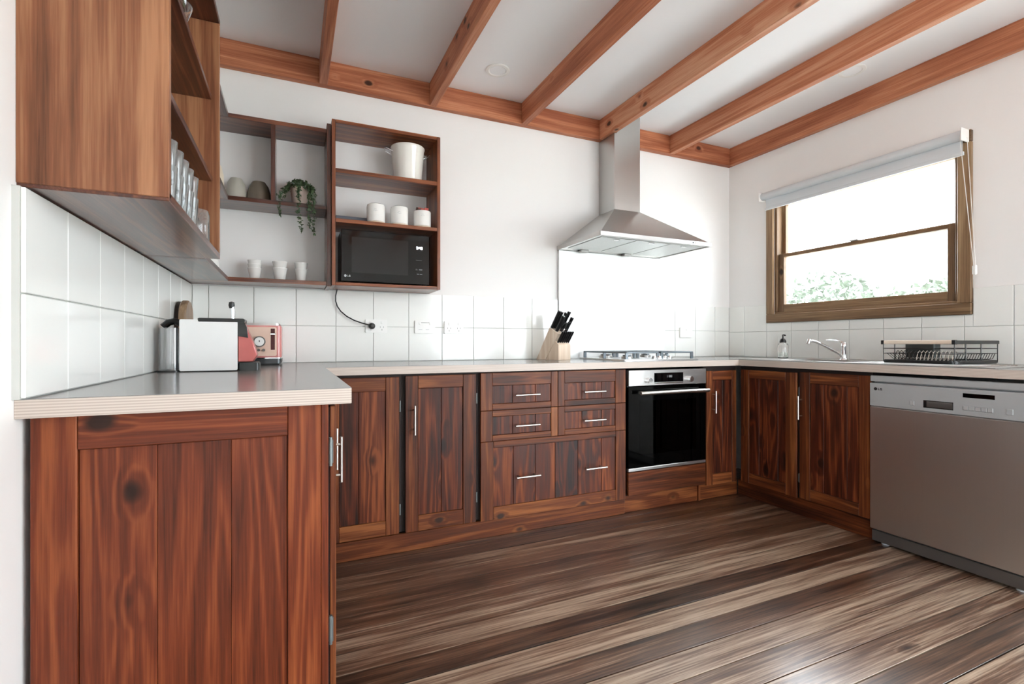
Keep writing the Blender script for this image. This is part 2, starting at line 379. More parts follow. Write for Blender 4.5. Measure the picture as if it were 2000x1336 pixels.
# tiles: each tile a piece of its wall
g = 0.0014
def tiles_back(xs, z0, z1):
    for a, b in zip(xs, xs[1:]):
        if b-a > .01: box('tile', (a+g, b-g, YB, YBP-.004, z0+g, z1-g), 'tile', wb, bev=0.0014)
bx = [XL]+[-.395+.2055*k for k in range(10)]+[1.653]
for z0, z1 in ((CT+.001, 1.095), (1.095, 1.298)):
    tiles_back(bx, z0, z1)
    tiles_back([2.573, 2.68, 2.885, 3.09, XR], z0, z1 if z0 < 1 else 1.29)
obj('grout', MB().box(XL, 1.653, YBP-.004, YBP, CT, 1.297).box(2.572, XR, YBP-.004, YBP, CT, 1.289), 'grout', wb, smooth=False)
ly = [1.236]+[1.433+.206*k for k in range(7)]+[YB]
for z0, z1 in ((CT+.001, 1.095), (1.095, 1.3)):
    for a, b in zip(ly, ly[1:]): box('tile', (XL-.008, XL, a+g, b-g, z0+g, z1-g), 'tile', wl, bev=0.0014)
obj('grout', MB().box(XLP, XL-.008, 1.236, YBP, CT, 1.3), 'grout', wl, smooth=False)
ry = [0.2, .4, .602, .803, 1.004, 1.205, 1.401, 1.594, 1.791, 1.991, 2.192, 2.39, 2.59, 2.79, YB]
for a, b in zip(ry, ry[1:]):
    box('tile', (XR, XRP-.004, a+g, b-g, CT+.001+g, 1.086-g), 'tile', wr, bev=0.0014)
    under = not (b <= 1.37 or a >= 2.58)
    if not under: box('tile', (XR, XRP-.004, a+g, b-g, 1.086+g, 1.288-g), 'tile', wr, bev=0.0014)
    else:
        if a < 1.363 < b-.02: box('tile', (XR, XRP-.004, a+g, 1.363, 1.086+g, 1.288-g), 'tile', wr, bev=0.0014)
        box('tile', (XR, XRP-.004, max(a, 1.363)+g, b-g, 1.086+g, 1.147), 'tile', wr, bev=0.0014)
obj('grout', MB().box(XRP-.004, XRP, 0.2, YBP, CT, 1.147).box(XRP-.004, XRP, .2, 1.363, 1.147, 1.287).box(XRP-.004, XRP, 2.588, YBP, 1.147, 1.287), 'grout', wr, smooth=False)

# ceiling beams
tag(box('ceiling_beam', (XLP, XRP, 2.902, YBP, ZJ, ZC), 'beam_x', bev=0.003), 'orange pine beam fixed along the top of the back wall above the shelves', 'beam')
tag(box('ceiling_beam', (XRP-.043, XRP, YR, 2.902, ZJ, ZC), 'beam_y', bev=0.003), 'orange pine beam running along the right wall above the window', 'beam')
for x, lb in ((.133, 'first pine ceiling joist, the one above the corner shelf plant'), (.751, 'second pine ceiling joist, ending at the wall right of the microwave shelf'),
              (1.362, 'third pine ceiling joist, between the round ceiling light and the range hood'), (1.964, 'fourth pine ceiling joist, meeting the range hood flue'), (2.597, 'fifth pine ceiling joist, between range hood flue and right wall')):
    tag(box('ceiling_joist', (x, x+.043, YR, 2.902, ZJ, ZC), 'beam_y', bev=0.003), lb, 'beam', 'exposed pine ceiling joists')
def downlight(x, y, lb):
    t = thing('ceiling_downlight', (x, y, ZC-.006), lb, 'ceiling light', 'recessed round downlights')
    obj('trim_ring', MB().lathe([(.068, .006), (.07, .003), (.066, 0), (.052, 0), (.046, .005), (.068, .006)], (x, y, ZC-.006), 36), 'white_pl', t)
    obj('lens', MB().lathe([(0, .006), (.0, .003), (.046, .003), (.046, .006), (0, .006)], (x, y, ZC-.006), 36), 'ceil', t)
downlight(1.073, 2.61, 'round white recessed ceiling light between second and third joists')
downlight(2.936, 1.785, 'round white recessed ceiling light above the window side')

# window
win = bpy.data.objects.new('window_1', None); COL.objects.link(win); win.location = (XRP, 1.975, 1.15); struct(win)
fx0, fx1 = XR-.012, XRP+.10
fy0, fy1, fz0, fz1 = 1.367, 2.585, 1.150, 2.118
def frame_y(n, b, p=None, m='frame_y', bev=.003): return box(n, b, m, p or win, bev)
# architrave (proud), jamb liners (deep)
frame_y('architrave', (fx0, XRP, fy0, fy1, fz0, fz0+.062)); frame_y('architrave', (fx0, XRP, fy0, fy1, fz1-.062, fz1))
frame_y('architrave', (fx0, XRP, fy0, fy0+.06, fz0+.062, fz1-.062), m='frame_z'); frame_y('architrave', (fx0, XRP, fy1-.055, fy1, fz0+.062, fz1-.062), m='frame_z')
frame_y('sill', (XRP, fx1, wy0, wy1, wz0, wz0+.022)); frame_y('head', (XRP, fx1, wy0, wy1, wz1-.02, wz1))
frame_y('jamb', (XRP, fx1, wy0, wy0+.02, wz0+.022, wz1-.02), m='frame_z'); frame_y('jamb', (XRP, fx1, wy1-.02, wy1, wz0+.022, wz1-.02), m='frame_z')
def sash(x, y0, y1, z0, z1, st, bt, tp):
    s = obj('sash', MB().box(x, x+.032, y0, y0+st, z0, z1, bev=.002).box(x, x+.032, y1-st, y1, z0, z1, bev=.002), 'frame_z', win, smooth=False)
    box('sash_rail', (x, x+.032, y0+st, y1-st, z0, z0+bt), 'frame_y', s, .002); box('sash_rail', (x, x+.032, y0+st, y1-st, z1-tp, z1), 'frame_y', s, .002)
    box('pane', (x+.013, x+.018, y0+st, y1-st, z0+bt, z1-tp), 'pane', s, 0)
    return s
sl = sash(XRP+.018, wy0+.02, wy1-.02, wz0+.022, 1.652, .042, .055, .026)
sash(XRP+.058, wy0+.02, wy1-.02, 1.630, wz1-.02, .028, .026, .04)
obj('sash_lock', MB().box(XRP+.008, XRP+.05, 1.95, 2.0, 1.652, 1.66, bev=.002), 'steel_y', sl)
# roller blind
bl = thing('roller_blind', (3.19, 1.97, 2.0), 'pale grey roller blind rolled up above the window with a bead chain', 'blind')
obj('roller', MB().cyl((3.195, 1.382, 2.086), (3.195, 2.583, 2.086), .027, 28), 'blind', bl)
box('blind_fabric', (3.2075, 3.209, 1.392, 2.565, 2.0, 2.075), 'blind', bl, 0)
obj('bottom_bar', MB().rbox(3.201, 3.215, 1.388, 2.569, 1.984, 2.004, .004, 'y'), 'blind', bl)
box('bracket', (3.158, XR-.012, 1.374, 1.381, 2.05, 2.118), 'white_pl', bl, .003); box('bracket', (3.158, XR-.012, 2.584, 2.591, 2.05, 2.118), 'white_pl', bl, .003)
chain = MB()
def bead_line(p0, p1, n):
    for i in range(n):
        p = Vector(p0).lerp(Vector(p1), i/(n-1)); chain.lathe([(0, -.0026), (.0026, 0), (0, .0026)], p, 6)
    chain.tube([p0, p1], .0009, 5)
bead_line((3.165, 1.385, 2.07), (3.21, 1.347, 1.40), 110); bead_line((3.205, 1.372, 2.07), (3.218, 1.343, 1.40), 110)
obj('bead_chain', chain, 'white_pl', bl)
obj('chain_weight', MB().rbox(3.205, 3.222, 1.335, 1.353, 1.352, 1.402, .006, 'z', bev=.003), 'white_pl', bl)

# outside
tag(box('yard_reflector', (XRP+.13, 10, -14, 16, -0.4, -0.3), 'concrete', bev=0), 'unseen pale yard added outside the window to bounce daylight onto the ceiling', 'yard'); bpy.data.objects['yard_reflector']['kind'] = 'structure'  # unseen pale ground added to bounce daylight up to the ceiling
tag(box('lawn', (10, 30, -14, 16, -0.4, -0.3), 'lawn', bev=0), 'lawn unseen beyond the pale yard, added to stop sky light from below', 'lawn')
bpy.data.objects['lawn']['kind'] = 'structure'  # unseen ground, added so no sky light comes from below
tag(box('side_reflector', (-9, XLP-.13, YR-.12, 16, -0.2, -0.1), 'concrete', bev=0), 'pale paving ground added unseen outside the side door for bounce light', 'reflector'); bpy.data.objects['side_reflector']['kind'] = 'structure'  # unseen pale ground, added as a reflector for the side door
tag(box('reflector', (-9, 12, -14, YR-.13, -0.2, -0.1), 'concrete', bev=0), 'pale paving ground added unseen outside the rear door for bounce light', 'reflector'); bpy.data.objects['reflector']['kind'] = 'structure'  # unseen pale ground throwing skylight up through the added rear door
def leaf_cloud(n, fn, size):
    mb = MB(); bm = mb.bm
    for _ in range(n):
        p, nr = fn(); a = Vector((random.gauss(0, 1), random.gauss(0, 1), random.gauss(0, 1))).normalized()
        b = a.cross(Vector((random.gauss(0, 1), random.gauss(0, 1), random.gauss(0, 1)))).normalized(); s = size*random.uniform(.6, 1.3)
        q = [bm.verts.new(p+a*s*u+b*s*.45*v+nr*w) for u, v, w in ((-1, 0, 0), (0, -1, s*.15), (1, 0, 0), (0, 1, s*.15))]
        bm.faces.new(q)
    return mb
hedge = thing('garden_hedge', (5.6, 3.2, -.3), 'leafy green hedge seen through the lower window pane', 'hedge')
def hp():
    y = random.uniform(1.2, 5.6); top = 1.60+.13*math.sin(y*2.1)+.1*math.sin(y*5.3+1)
    return Vector((random.uniform(5.2, 5.9), y, top-abs(random.gauss(0, .45)))), Vector((0, 0, 0))
h_o = obj('foliage', leaf_cloud(5200, hp, .05), 'hedge', hedge, smooth=False); h_o['kind'] = 'stuff'
for yy in (1.8, 3.1, 4.5): obj('trunk', MB().cyl((5.6, yy, -.3), (5.6, yy-.05, 1.2), .03, 8), 'carcass', hedge)

# ------------------------------------------------------------------ worktops
def worktop(name, b, lb, edge):
    t = thing(name, ((b[0]+b[1])/2, (b[2]+b[3])/2, CT-.038), lb, 'worktop', 'grey laminate worktops')
    box('core', (b[0], b[1], b[2], b[3], CT-.038, CT-.0012), 'ply', t, .001)
    box('top_sheet', (b[0], b[1], b[2], b[3], CT-.0012, CT), 'laminate', t, 0)
worktop('worktop', (XLP, .13, 1.245, YB), 'grey laminate worktop with striped plywood edge holding the coffee machine', 0)
worktop('worktop', (.1305, 2.6435, 2.315, YB), 'grey laminate worktop with plywood edge under the knife block and hob', 0)
t = thing('worktop', (2.944, 1.57, CT-.038), 'grey laminate worktop with plywood edge around the sink under the window', 'worktop', 'grey laminate worktops')
sx0, sx1, sv0, sv1 = 2.76, 3.06, 1.72, 2.10      # sink cut-out
def holed(z0, z1):
    return MB().box(2.644, sx0, .20, YB, z0, z1).box(sx1, XR, .20, YB, z0, z1).box(sx0, sx1, .20, sv0, z0, z1).box(sx0, sx1, sv1, YB, z0, z1)
obj('core', holed(CT-.038, CT-.0012), 'ply', t, smooth=False); obj('top_sheet', holed(CT-.0012, CT), 'laminate', t, smooth=False)

# ------------------------------------------------------------------ cabinetry
def bar_handle(p, c, axis, L, out, parent, name='handle', r=.005, so=.03):
    """c = centre on the face, out = outward unit vector"""
    c = Vector(c); o = Vector(out); a = Vector({'x': (1, 0, 0), 'y': (0, 1, 0), 'z': (0, 0, 1)}[axis]); mb = MB()
    mb.cyl(c+o*so-a*L/2, c+o*so+a*L/2, r, 12)
    for s in (-1, 1): mb.cyl(c+a*s*L*.34, c+a*s*L*.34+o*so, r*.8, 10)
    return obj(name, mb, 'handle', parent)
def hinge(c, parent):
    return obj('hinge', MB().box(c[0]-.004, c[0]+.004, c[1]-.002, c[1]+.006, c[2]-.022, c[2]+.022, bev=.002).cyl((c[0], c[1], c[2]-.026), (c[0], c[1], c[2]+.026), .004, 8), 'hinge', parent)
def front(parent, name, axis, u0, u1, z0, z1, face, out, pu0, pu1, pz0, pz1, splits, pre='cab', horiz_board=False, th=.02):
    """framed board front. axis = run direction ('x' or 'y'), face = coordinate of outer face, out = -1/+1 sign of outward"""
    def bb(a0, a1, c0, c1, d0, d1):       # d measured inward from the face
        f0, f1 = face-out*d0, face-out*d1
        return (a0, a1, f0, f1, c0, c1) if axis == 'x' else (f0, f1, a0, a1, c0, c1)
    d = box(name, bb(u0+.003, u1-.003, z0+.003, z1-.003, .0145, .0195), 'carcass', parent, 0)
    for a, b in ((u0, pu0), (pu1, u1)): box('stile', bb(a, b, z0, z1, 0, .0145), f'{pre}f_z', d, .0018)
    for a, b in ((z0, pz0), (pz1, z1)): box('rail', bb(pu0+.0004, pu1-.0004, a, b, .0003, .0145), f'{pre}f_{axis}', d, .0018)
    us = [pu0]+list(splits)+[pu1]
    for a, b in zip(us, us[1:]): box('board', bb(a+.0006, b-.0006, pz0+.0005, pz1-.0005, .007, .0145), f'{pre}_z', d, .0016)
    return d
F = 2.335
# -- left run
c = thing('base_cabinet', (-.2, 1.8, 0), 'pine cabinet run below the coffee machine with large knotty end panel', 'cabinet')
box('carcass', (XLP+.02, .075, 1.295, 2.90, .10, .85), 'carcass', c, 0)
ep = box('end_panel', (-.474, .079, 1.288, 1.295, 0.0, .853), 'carcass', c, 0)
for a, b in ((-.474, -.401), (-.011, .062)): box('stile', (a, b, 1.272, 1.288, 0, .853), 'end_z', ep, .002)
box('stile', (.0625, .079, 1.272, 1.288, 0, .853), 'end_z', ep, .002)
box('rail', (-.4005, -.0115, 1.2723, 1.288, .782, .853), 'end_x', ep, .002); box('rail', (-.4005, -.0115, 1.2723, 1.288, 0, .10), 'end_x', ep, .002)
for a, b in zip((-.4, -.267, -.128), (-.267, -.128, -.012)): box('board', (a+.0003, b-.0003, 1.280, 1.288, .1005, .7815), 'end_z', ep, .0012)
for (a, b, hy, hg) in ((1.284, 1.735, 1.635, 1.30), (1.74, 2.19, 1.80, None)):
    dd = front(c, 'door', 'y', a, b,   .10, .845, .0975, 1, a+.06, b-.06, .165, .78, (a+.17, a+.28))
    bar_handle(None, (.0975, hy, .633), 'z', .142, (1, 0, 0), dd, so=.042)
    if hg:
        for z in (.735, .30):
            obj('hinge', MB().box(.0795, .0905, 1.274, 1.283, z-.03, z+.03, bev=.002).cyl((.0845, 1.276, z-.035), (.0845, 1.276, z+.035), .004, 10), 'hinge', dd)
box('kickboard', (.03, .05, 1.30, 2.36, 0, .098), 'cab_y', c, .001)
# -- back run, corner and single doors
c = thing('base_cabinet', (.3, 2.6, 0), 'narrow pine cabinet in the left corner, partly hidden behind the worktop end', 'cabinet')
box('carcass', (.10, .470, F+.022, YB-.01, .10, .85), 'carcass', c, 0)
dd = front(c, 'door', 'x', .135, .458, .100, .840, F, -1, .190, .396, .168, .776, (.2755,))
for z in (.70, .21): hinge((.464, F+.012, z), dd)
c = thing('base_cabinet', (.66, 2.6, 0), 'single door pine cabinet with vertical bar handle left of the drawers', 'cabinet')
box('carcass', (.471, .862, F+.022, YB-.01, .10, .85), 'carcass', c, 0)
dd = front(c, 'door', 'x', .488, .843, .098, .843, F, -1, .549, .775, .172, .782, (.664,))
bar_handle(None, (.527, F, .634), 'z', .138, (0, -1, 0), dd)
for z in (.72, .22): hinge((.850, F+.012, z), dd)
# -- drawers
c = thing('drawer_cabinet', (1.31, 2.6, 0), 'pine drawer unit with four small drawers over one wide drawer', 'cabinet')
box('carcass', (.863, 1.772, F+.022, YB-.01, .10, .85), 'carcass', c, 0)
for (u0, u1, p0, p1, h) in ((.868, 1.3135, .932, 1.273, 1.12), (1.3155, 1.763, 1.356, 1.692, 1.535)):
    for (z0, z1, q0, q1, hz) in ((.6555, .847, .687, .781, .730), (.497, .6535, .527, .622, .571)):
        dd = front(c, 'drawer', 'x', u0, u1, z0, z1, F, -1, p0, p1, q0, q1, (p0+(p1-p0)*.34, p0+(p1-p0)*.73))
        bar_handle(None, (h, F+.007, hz), 'x', .14, (0, -1, 0), dd, so=.037)
dd = front(c, 'drawer', 'x', .868, 1.763, .094, .495, F, -1, .938, 1.694, .158, .462, (1.052, 1.180, 1.30, 1.445, 1.60))
for h in (1.125, 1.545): bar_handle(None, (h, F+.007, .303), 'x', .138, (0, -1, 0), dd, so=.037)
tag(box('kickboard', (.075, 1.776, 2.360, 2.376, 0, .088), 'cabf_x', bev=.002), 'long pine kickboard below the back drawers and doors', 'kickboard')
# -- oven housing
c = thing('oven_housing', (2.08, 2.6, 0), 'pine housing with plain panel below the built-in oven', 'cabinet')
obj('carcass', MB().box(1.7735, 1.7785, F+.022, YB-.01, .10, .85).box(2.3815, 2.3835, F+.022, YB-.01, .10, .85).box(1.7785, 2.3815, F+.03, YB-.01, .10, .105), 'carcass', c, smooth=False)
box('lower_panel', (1.783, 2.378, F, F+.02, .108, .243), 'cabf_x', c, .002)
box('kickboard', (1.777, 2.345, 2.372, 2.388, 0, .105), 'cabf_x', c, .002)
box('kick_end', (2.346, 2.362, 2.360, 2.388, 0, .098), 'cabf_z', c, .002)
ov = thing('built_in_oven', (2.08, 2.6, .25), 'black glass built-in oven with steel control strip and bar handle', 'oven')
obj('oven_cavity', MB().box(1.79, 1.80, F+.025, 2.88, .255, .835).box(2.362, 2.372, F+.025, 2.88, .255, .835).box(1.80, 2.362, 2.87, 2.88, .255, .835).box(1.80, 2.362, F+.025, 2.87, .255, .275).box(1.80, 2.362, F+.025, 2.87, .72, .735), 'black', ov, smooth=False)
cp = box('control_panel', (1.783, 2.379, F-.004, F+.025, .747, .841), 'steel_x', ov, .002)
box('display', (1.968, 2.190, F-.006, F-.004, .766, .821), 'blackgloss', cp, 0); box('display_strip', (1.968, 2.190, F-.006, F-.004, .758, .763), 'chrome', cp, 0)
dg = MB()
def seg7(mb, ch, x, z, w, h, t, put):
    S = {'0': 'abcdef', '1': 'bc', '2': 'abged', '3': 'abgcd', '4': 'fgbc', '5': 'afgcd', '6': 'afgcde', '7': 'abc', '8': 'abcdefg', '9': 'abcfgd'}[ch]
    R = {'a': (0, w, h-t, h), 'd': (0, w, 0, t), 'g': (0, w, h/2-t/2, h/2+t/2), 'f': (0, t, h/2, h), 'e': (0, t, 0, h/2), 'b': (w-t, w, h/2, h), 'c': (w-t, w, 0, h/2)}
    for q in S: a, b, e, f = R[q]; put(mb, x+a, x+b, z+e, z+f)
putF = lambda mb, a, b, e, f: mb.box(a, b, F-.0066, F-.006, e, f)
for i, ch in enumerate('1100'): seg7(dg, ch, 2.058+i*.012, .793, .008, .013, .0018, putF)
obj('clock_digits', dg, 'lightmark', cp, smooth=False)
for x in (1.918, 2.235): obj('knob', MB().cyl((x, F-.004, .779), (x, F-.030, .779), .017, 24).cyl((x, F-.030, .779), (x, F-.033, .779), .015, 24), 'chrome', cp)
dr_ = obj('oven_door', MB().box(1.783, 1.86, F, F+.022, .268, .742).box(2.30, 2.379, F, F+.022, .268, .742).box(1.86, 2.30, F, F+.022, .268, .34).box(1.86, 2.30, F, F+.022, .66, .742), 'ovenblack', ov, smooth=False)
box('door_glass', (1.86, 2.30, F+.001, F+.006, .34, .66), 'ovenglass', dr_, 0)
obj('door_handle', MB().cyl((1.835, F-.045, .708), (2.36, F-.045, .708), .0115, 16).box(1.855, 1.875, F-.045, F, .700, .716).box(2.32, 2.34, F-.045, F, .700, .716), 'handle', dr_)
box('door_trim', (1.783, 2.379, F-.002, F+.02, .248, .266), 'steel_x', dr_, .002)
for z in (.42, .52, .585):
    mb = MB(); mb.tube([(1.81, 2.40, z), (2.35, 2.40, z), (2.35, 2.84, z), (1.81, 2.84, z), (1.81, 2.40, z)], .004, 6)
    for i in range(9): mb.cyl((1.81+.06*(i+.5), 2.40, z), (1.81+.06*(i+.5), 2.84, z), .002, 6)
    obj('wire_shelf', mb, 'chrome', ov)
# -- narrow corner cabinet right of oven
c = thing('base_cabinet', (2.5, 2.6, 0), 'narrow pine corner cabinet right of the oven with bar handle', 'cabinet')
box('carcass', (2.3845, 2.664, F+.022, YB-.01, .10, .85), 'carcass', c, 0)
dd = front(c, 'door', 'x', 2.388, 2.645, .098, .823, F, -1, 2.440, 2.606, .166, .763, (2.53,))
bar_handle(None, (2.436, F, .627), 'z', .14, (0, -1, 0), dd)
box('kickboard', (2.3635, 2.693, 2.372, 2.388, 0, .096), 'cabf_x', c, .002)
# -- right run
FX = 2.665
c = thing('sink_cabinet', (2.95, 1.92, 0), 'two door pine sink cabinet under the window', 'cabinet')
box('carcass', (FX+.022, XR-.01, 1.532, 2.334, .10, .70), 'carcass', c, 0); box('top_rail', (FX+.022, FX+.05, 1.532, 2.334, .70, .85), 'carcass', c, 0); box('side_wall', (FX+.05, XR-.01, 1.532, 1.55, .70, .85), 'carcass', c, 0); box('side_wall', (FX+.05, XR-.01, 2.316, 2.334, .70, .85), 'carcass', c, 0)
front(c, 'door', 'y', 1.931, 2.318, .102, .828, FX, -1, 2.000, 2.257, .166, .775, (2.054, 2.186))
dd = front(c, 'door', 'y', 1.529, 1.912, .108, .834, FX, -1, 1.588, 1.850, .171, .772, (1.649, 1.775))
bar_handle(None, (FX, 1.898, .630), 'z', .135, (-1, 0, 0), dd)
for z in (.72, .22): hinge((FX+.012, 1.921, z), dd)
box('kickboard', (2.694, 2.71, 1.528, 2.365, 0, .10), 'cabf_y', c, .002)
# -- dishwasher
dw = thing('dishwasher', (2.95, 1.225, 0), 'stainless steel freestanding dishwasher under the worktop', 'dishwasher')
D = 2.652; y0, y1 = .925, 1.525
box('body', (D+.03, XR-.02, y0+.003, y1-.003, .03, .83), 'panel_grey', dw, .003)
box('top_strip', (D, D+.03, y0, y1, .808, .838), 'panel_grey', dw, .003)
cp = box('control_panel', (D-.004, D+.03, y0, y1, .686, .801), 'panel_grey', dw, .003)
box('door', (D-.004, D+.03, y0, y1, .072, .6845), 'steel_z', dw, .004)
box('plinth', (D+.006, D+.03, y0+.002, y1-.004, .012, .066), 'plinth', dw, .003)
obj('foot', MB().cyl((D+.04, y1-.05, 0), (D+.04, y1-.05, .03), .018, 14), 'lightmark', dw); obj('foot', MB().cyl((D+.04, y0+.05, 0), (D+.04, y0+.05, .03), .018, 14), 'lightmark', dw)
obj('foot', MB().cyl((3.15, y1-.05, 0), (3.15, y1-.05, .03), .018, 14), 'lightmark', dw); obj('foot', MB().cyl((3.15, y0+.05, 0), (3.15, y0+.05, .03), .018, 14), 'lightmark', dw)
dx = D-.004
hh = box('door_grip', (dx-.0008, dx, 1.182, 1.294, .704, .738), 'black', cp, 0)
obj('grip_lip', MB().rbox(dx-.004, dx-.0008, 1.184, 1.280, .708, .735, .0012, 'y'), 'plinth', hh)
box('display', (dx-.001, dx, 1.042, 1.148, .765, .783), 'blackgloss', cp, 0)
box('button', (dx-.004, dx, 1.329, 1.348, .708, .730), 'panel_grey', cp, .002)
for i in range(5): box('button', (dx-.005, dx, 1.046+i*.0204, 1.0655+i*.0204, .710, .729), 'panel_grey', cp, .002)
box('button', (dx-.005, dx, .984, 1.006, .708, .733), 'panel_grey', cp, .002)
def lg_logo(parent, put, u, z, s, mat):
    """round badge and the letters L and G as flat print; put(mb, u0,u1,z0,z1) adds a flat bar"""
    mb = MB(); 
    for i in range(9):      # disc as stacked bars
        zz = -s+2*s*(i+.5)/9; w = math.sqrt(max(0, s*s-zz*zz)); put(mb, u-w, u+w, z+zz-s/9, z+zz+s/9)
    h = s*.75; l = u+s*1.5; t = s*.3
    put(mb, l, l+t, z-h, z+h); put(mb, l, l+s*.9, z-h, z-h+t)
    q = l+s*1.25
    put(mb, q, q+t, z-h, z+h); put(mb, q, q+s*1.2, z-h, z-h+t); put(mb, q, q+s*1.2, z+h-t, z+h); put(mb, q+s*1.2-t, q+s*1.2, z-h, z); put(mb, q+s*.6, q+s*1.2, z-t/2, z+t/2)
    return obj('logo', mb, mat, parent, smooth=False)
lg_logo(cp, lambda mb, a, b, e, f: mb.box(dx-.0008, dx, 1.497-(a-1.0), 1.497-(b-1.0), e, f), 1.0, .7725, .0075, 'mark')
def marks(parent, rows, mat='mark'):
    mb = MB()
    for (a, b, z, t) in rows: mb.box(dx-.0006, dx, a, b, z, z+t)
    obj('printed_marks', mb, mat, parent, smooth=False)
marks(cp, [(1.334, 1.349, .745, .003), (1.336, 1.349, .737, .003)]+[(1.049+i*.0204, 1.062+i*.0204, .702, .002) for i in range(5)]+[(.987, 1.003, .701, .002)], 'panel_grey')

# ------------------------------------------------------------------ sink, tap, hob
sk = thing('kitchen_sink', (2.95, 1.9, CT), 'stainless steel sink with drainer set in the worktop', 'sink')
r = MB()
X0, X1, Y0, Y1 = 2.70, 3.19, 1.06, 2.44
r.box(X0, sx0+.004, Y0, Y1, CT, CT+.004, bev=.0012).box(sx1-.004, X1, Y0, Y1, CT, CT+.004, bev=.0012).box(sx0+.004, sx1-.004, Y0, sv0+.004, CT, CT+.004, bev=.0012).box(sx0+.004, sx1-.004, sv1-.004, Y1, CT, CT+.004, bev=.0012)
obj('rim', r, 'steel_y', sk, smooth=False)
q = .004; zb0 = CT-.16
bw = MB(); bw.box(sx0, sx0+q, sv0, sv1, zb0, CT).box(sx1-q, sx1, sv0, sv1, zb0, CT).box(sx0+q, sx1-q, sv0, sv0+q, zb0, CT).box(sx0+q, sx1-q, sv1-q, sv1, zb0, CT).box(sx0, sx1, sv0, sv1, zb0-q, zb0)
bo = obj('bowl', bw, 'steel_y', sk, smooth=False)
obj('drain', MB().lathe([(0, .001), (.03, .001), (.04, .003), (.042, 0), (0, 0)], (2.91, 1.91, zb0), 24), 'chrome', bo)
for i in range(9): obj('drainer_rib', MB().cyl((2.78+.034*i, 1.12, CT+.0045), (2.78+.034*i, 1.60, CT+.0045), .003, 8), 'steel_y', sk)
tp = thing('mixer_tap', (3.08, 1.92, CT+.0046), 'chrome single lever mixer tap behind the sink', 'tap')
obj('tap_body', MB().lathe([(0, 0), (.027, 0), (.025, .006), (.017, .012), (.015, .075), (.017, .085), (.016, .098), (.009, .108), (0, .11)], (3.08, 1.92, CT+.0046), 24), 'chrome', tp)
obj('spout', MB().tube([(3.075, 1.923, .915), (3.03, 1.937, .945), (2.96, 1.962, .985), (2.91, 1.982, 1.008), (2.885, 1.99, 1.013), (2.868, 1.997, 1.008)], .0085, 12, r2=.0075).cyl((2.872, 1.995, 1.022), (2.864, 1.998, .996), .0115, 16), 'chrome', tp)
obj('lever', MB().tube([(3.08, 1.92, .998), (3.06, 1.935, 1.012), (3.02, 1.96, 1.018), (2.995, 1.975, 1.018)], .005, 10, r2=.003), 'chrome', tp)
sp = thing('soap_dispenser', (3.10, 2.345, CT+.004), 'clear glass soap bottle with black pump top', 'soap bottle')
zz = CT+.004
obj('bottle', MB().lathe([(0, 0), (.031, 0), (.034, .004), (.034, .088), (.031, .098), (.018, .108), (.018, .116), (.016, .116), (.016, .107), (.029, .096), (.032, .087), (.032, .006), (0, .004)], (3.10, 2.345, zz), 24), 'paleglass', sp)
obj('soap', MB().lathe([(0, .0045), (.031, .0062), (.0315, .04), (0, .04)], (3.10, 2.345, zz), 24), clear_glass('clear_soap', '#eef3ee'), sp)
obj('collar', MB().lathe([(0, .108), (.021, .108), (.021, .118), (.014, .132), (.008, .136), (0, .136)], (3.10, 2.345, zz), 20), 'black', sp)
obj('pump', MB().cyl((3.10, 2.345, zz+.134), (3.10, 2.345, zz+.158), .005, 10).tube([(3.105, 2.35, zz+.158), (3.09, 2.33, zz+.160), (3.072, 2.308, zz+.156)], .0055, 10), 'black', sp)
# dish rack
rk = thing('dish_rack', (3.0, 1.4, CT+.0077), 'black wire dish rack with pale wooden handle and drip tray beside the sink', 'dish rack')
ax0, ax1, ay0, ay1 = 2.80, 3.19, 1.245, 1.545; zb = CT+.0077; zt = 1.004
obj('drip_tray', MB().rbox(ax0-.008, ax1+.004, ay0-.01, ay1+.01, zb, zb+.016, .03, 'z', bev=.004), 'black', rk)
w = MB(); 
for z in (.948, .973): w.tube([(ax0, ay0, z), (ax1, ay0, z), (ax1, ay1, z), (ax0, ay1, z), (ax0, ay0, z)], .0018, 6)
for (x, y) in [(ax0, ay0), (ax1, ay0), (ax1, ay1), (ax0, ay1)]+[(ax0+(ax1-ax0)*k/4, ay0) for k in (1, 2.4)]+[(ax0+(ax1-ax0)*k/4, ay1) for k in (1, 2.4)]: w.cyl((x, y, zb+.012), (x, y, zt-.004), .0022, 6)
obj('wire_basket', w, 'black', rk)
for i in range(16):
    y = ay0+.03+i*.0162; 
    obj('plate_loop', MB().tube([(ax0+.004, y-.03, zb+.03), (ax0+.01, y-.018, zb+.016), (ax0+.045, y, zb+.016), (ax0+.06, y, zb+.052), (ax0+.075, y, zb+.062), (ax0+.09, y, zb+.052), (ax0+.105, y, zb+.016), (ax1-.01, y, zb+.016)], .0016, 5), 'black' if i > 9 else 'handle', rk)
for k in range(15):
    x = ax0+.03+k*.024; obj('floor_wire', MB().tube([(x, ay0, .948), (x+.006, ay0+.012, zb+.022), (x+.008, ay0+.03, zb+.017), (x+.008, ay1-.03, zb+.017), (x, ay1, .948)], .0014, 5), 'black', rk)
obj('wooden_handle', MB().rbox(ax0-.008, ax0+.006, ay0+.008, ay1-.006, zt-.010, zt+.009, .004, 'y'), 'bamboo_y', rk)
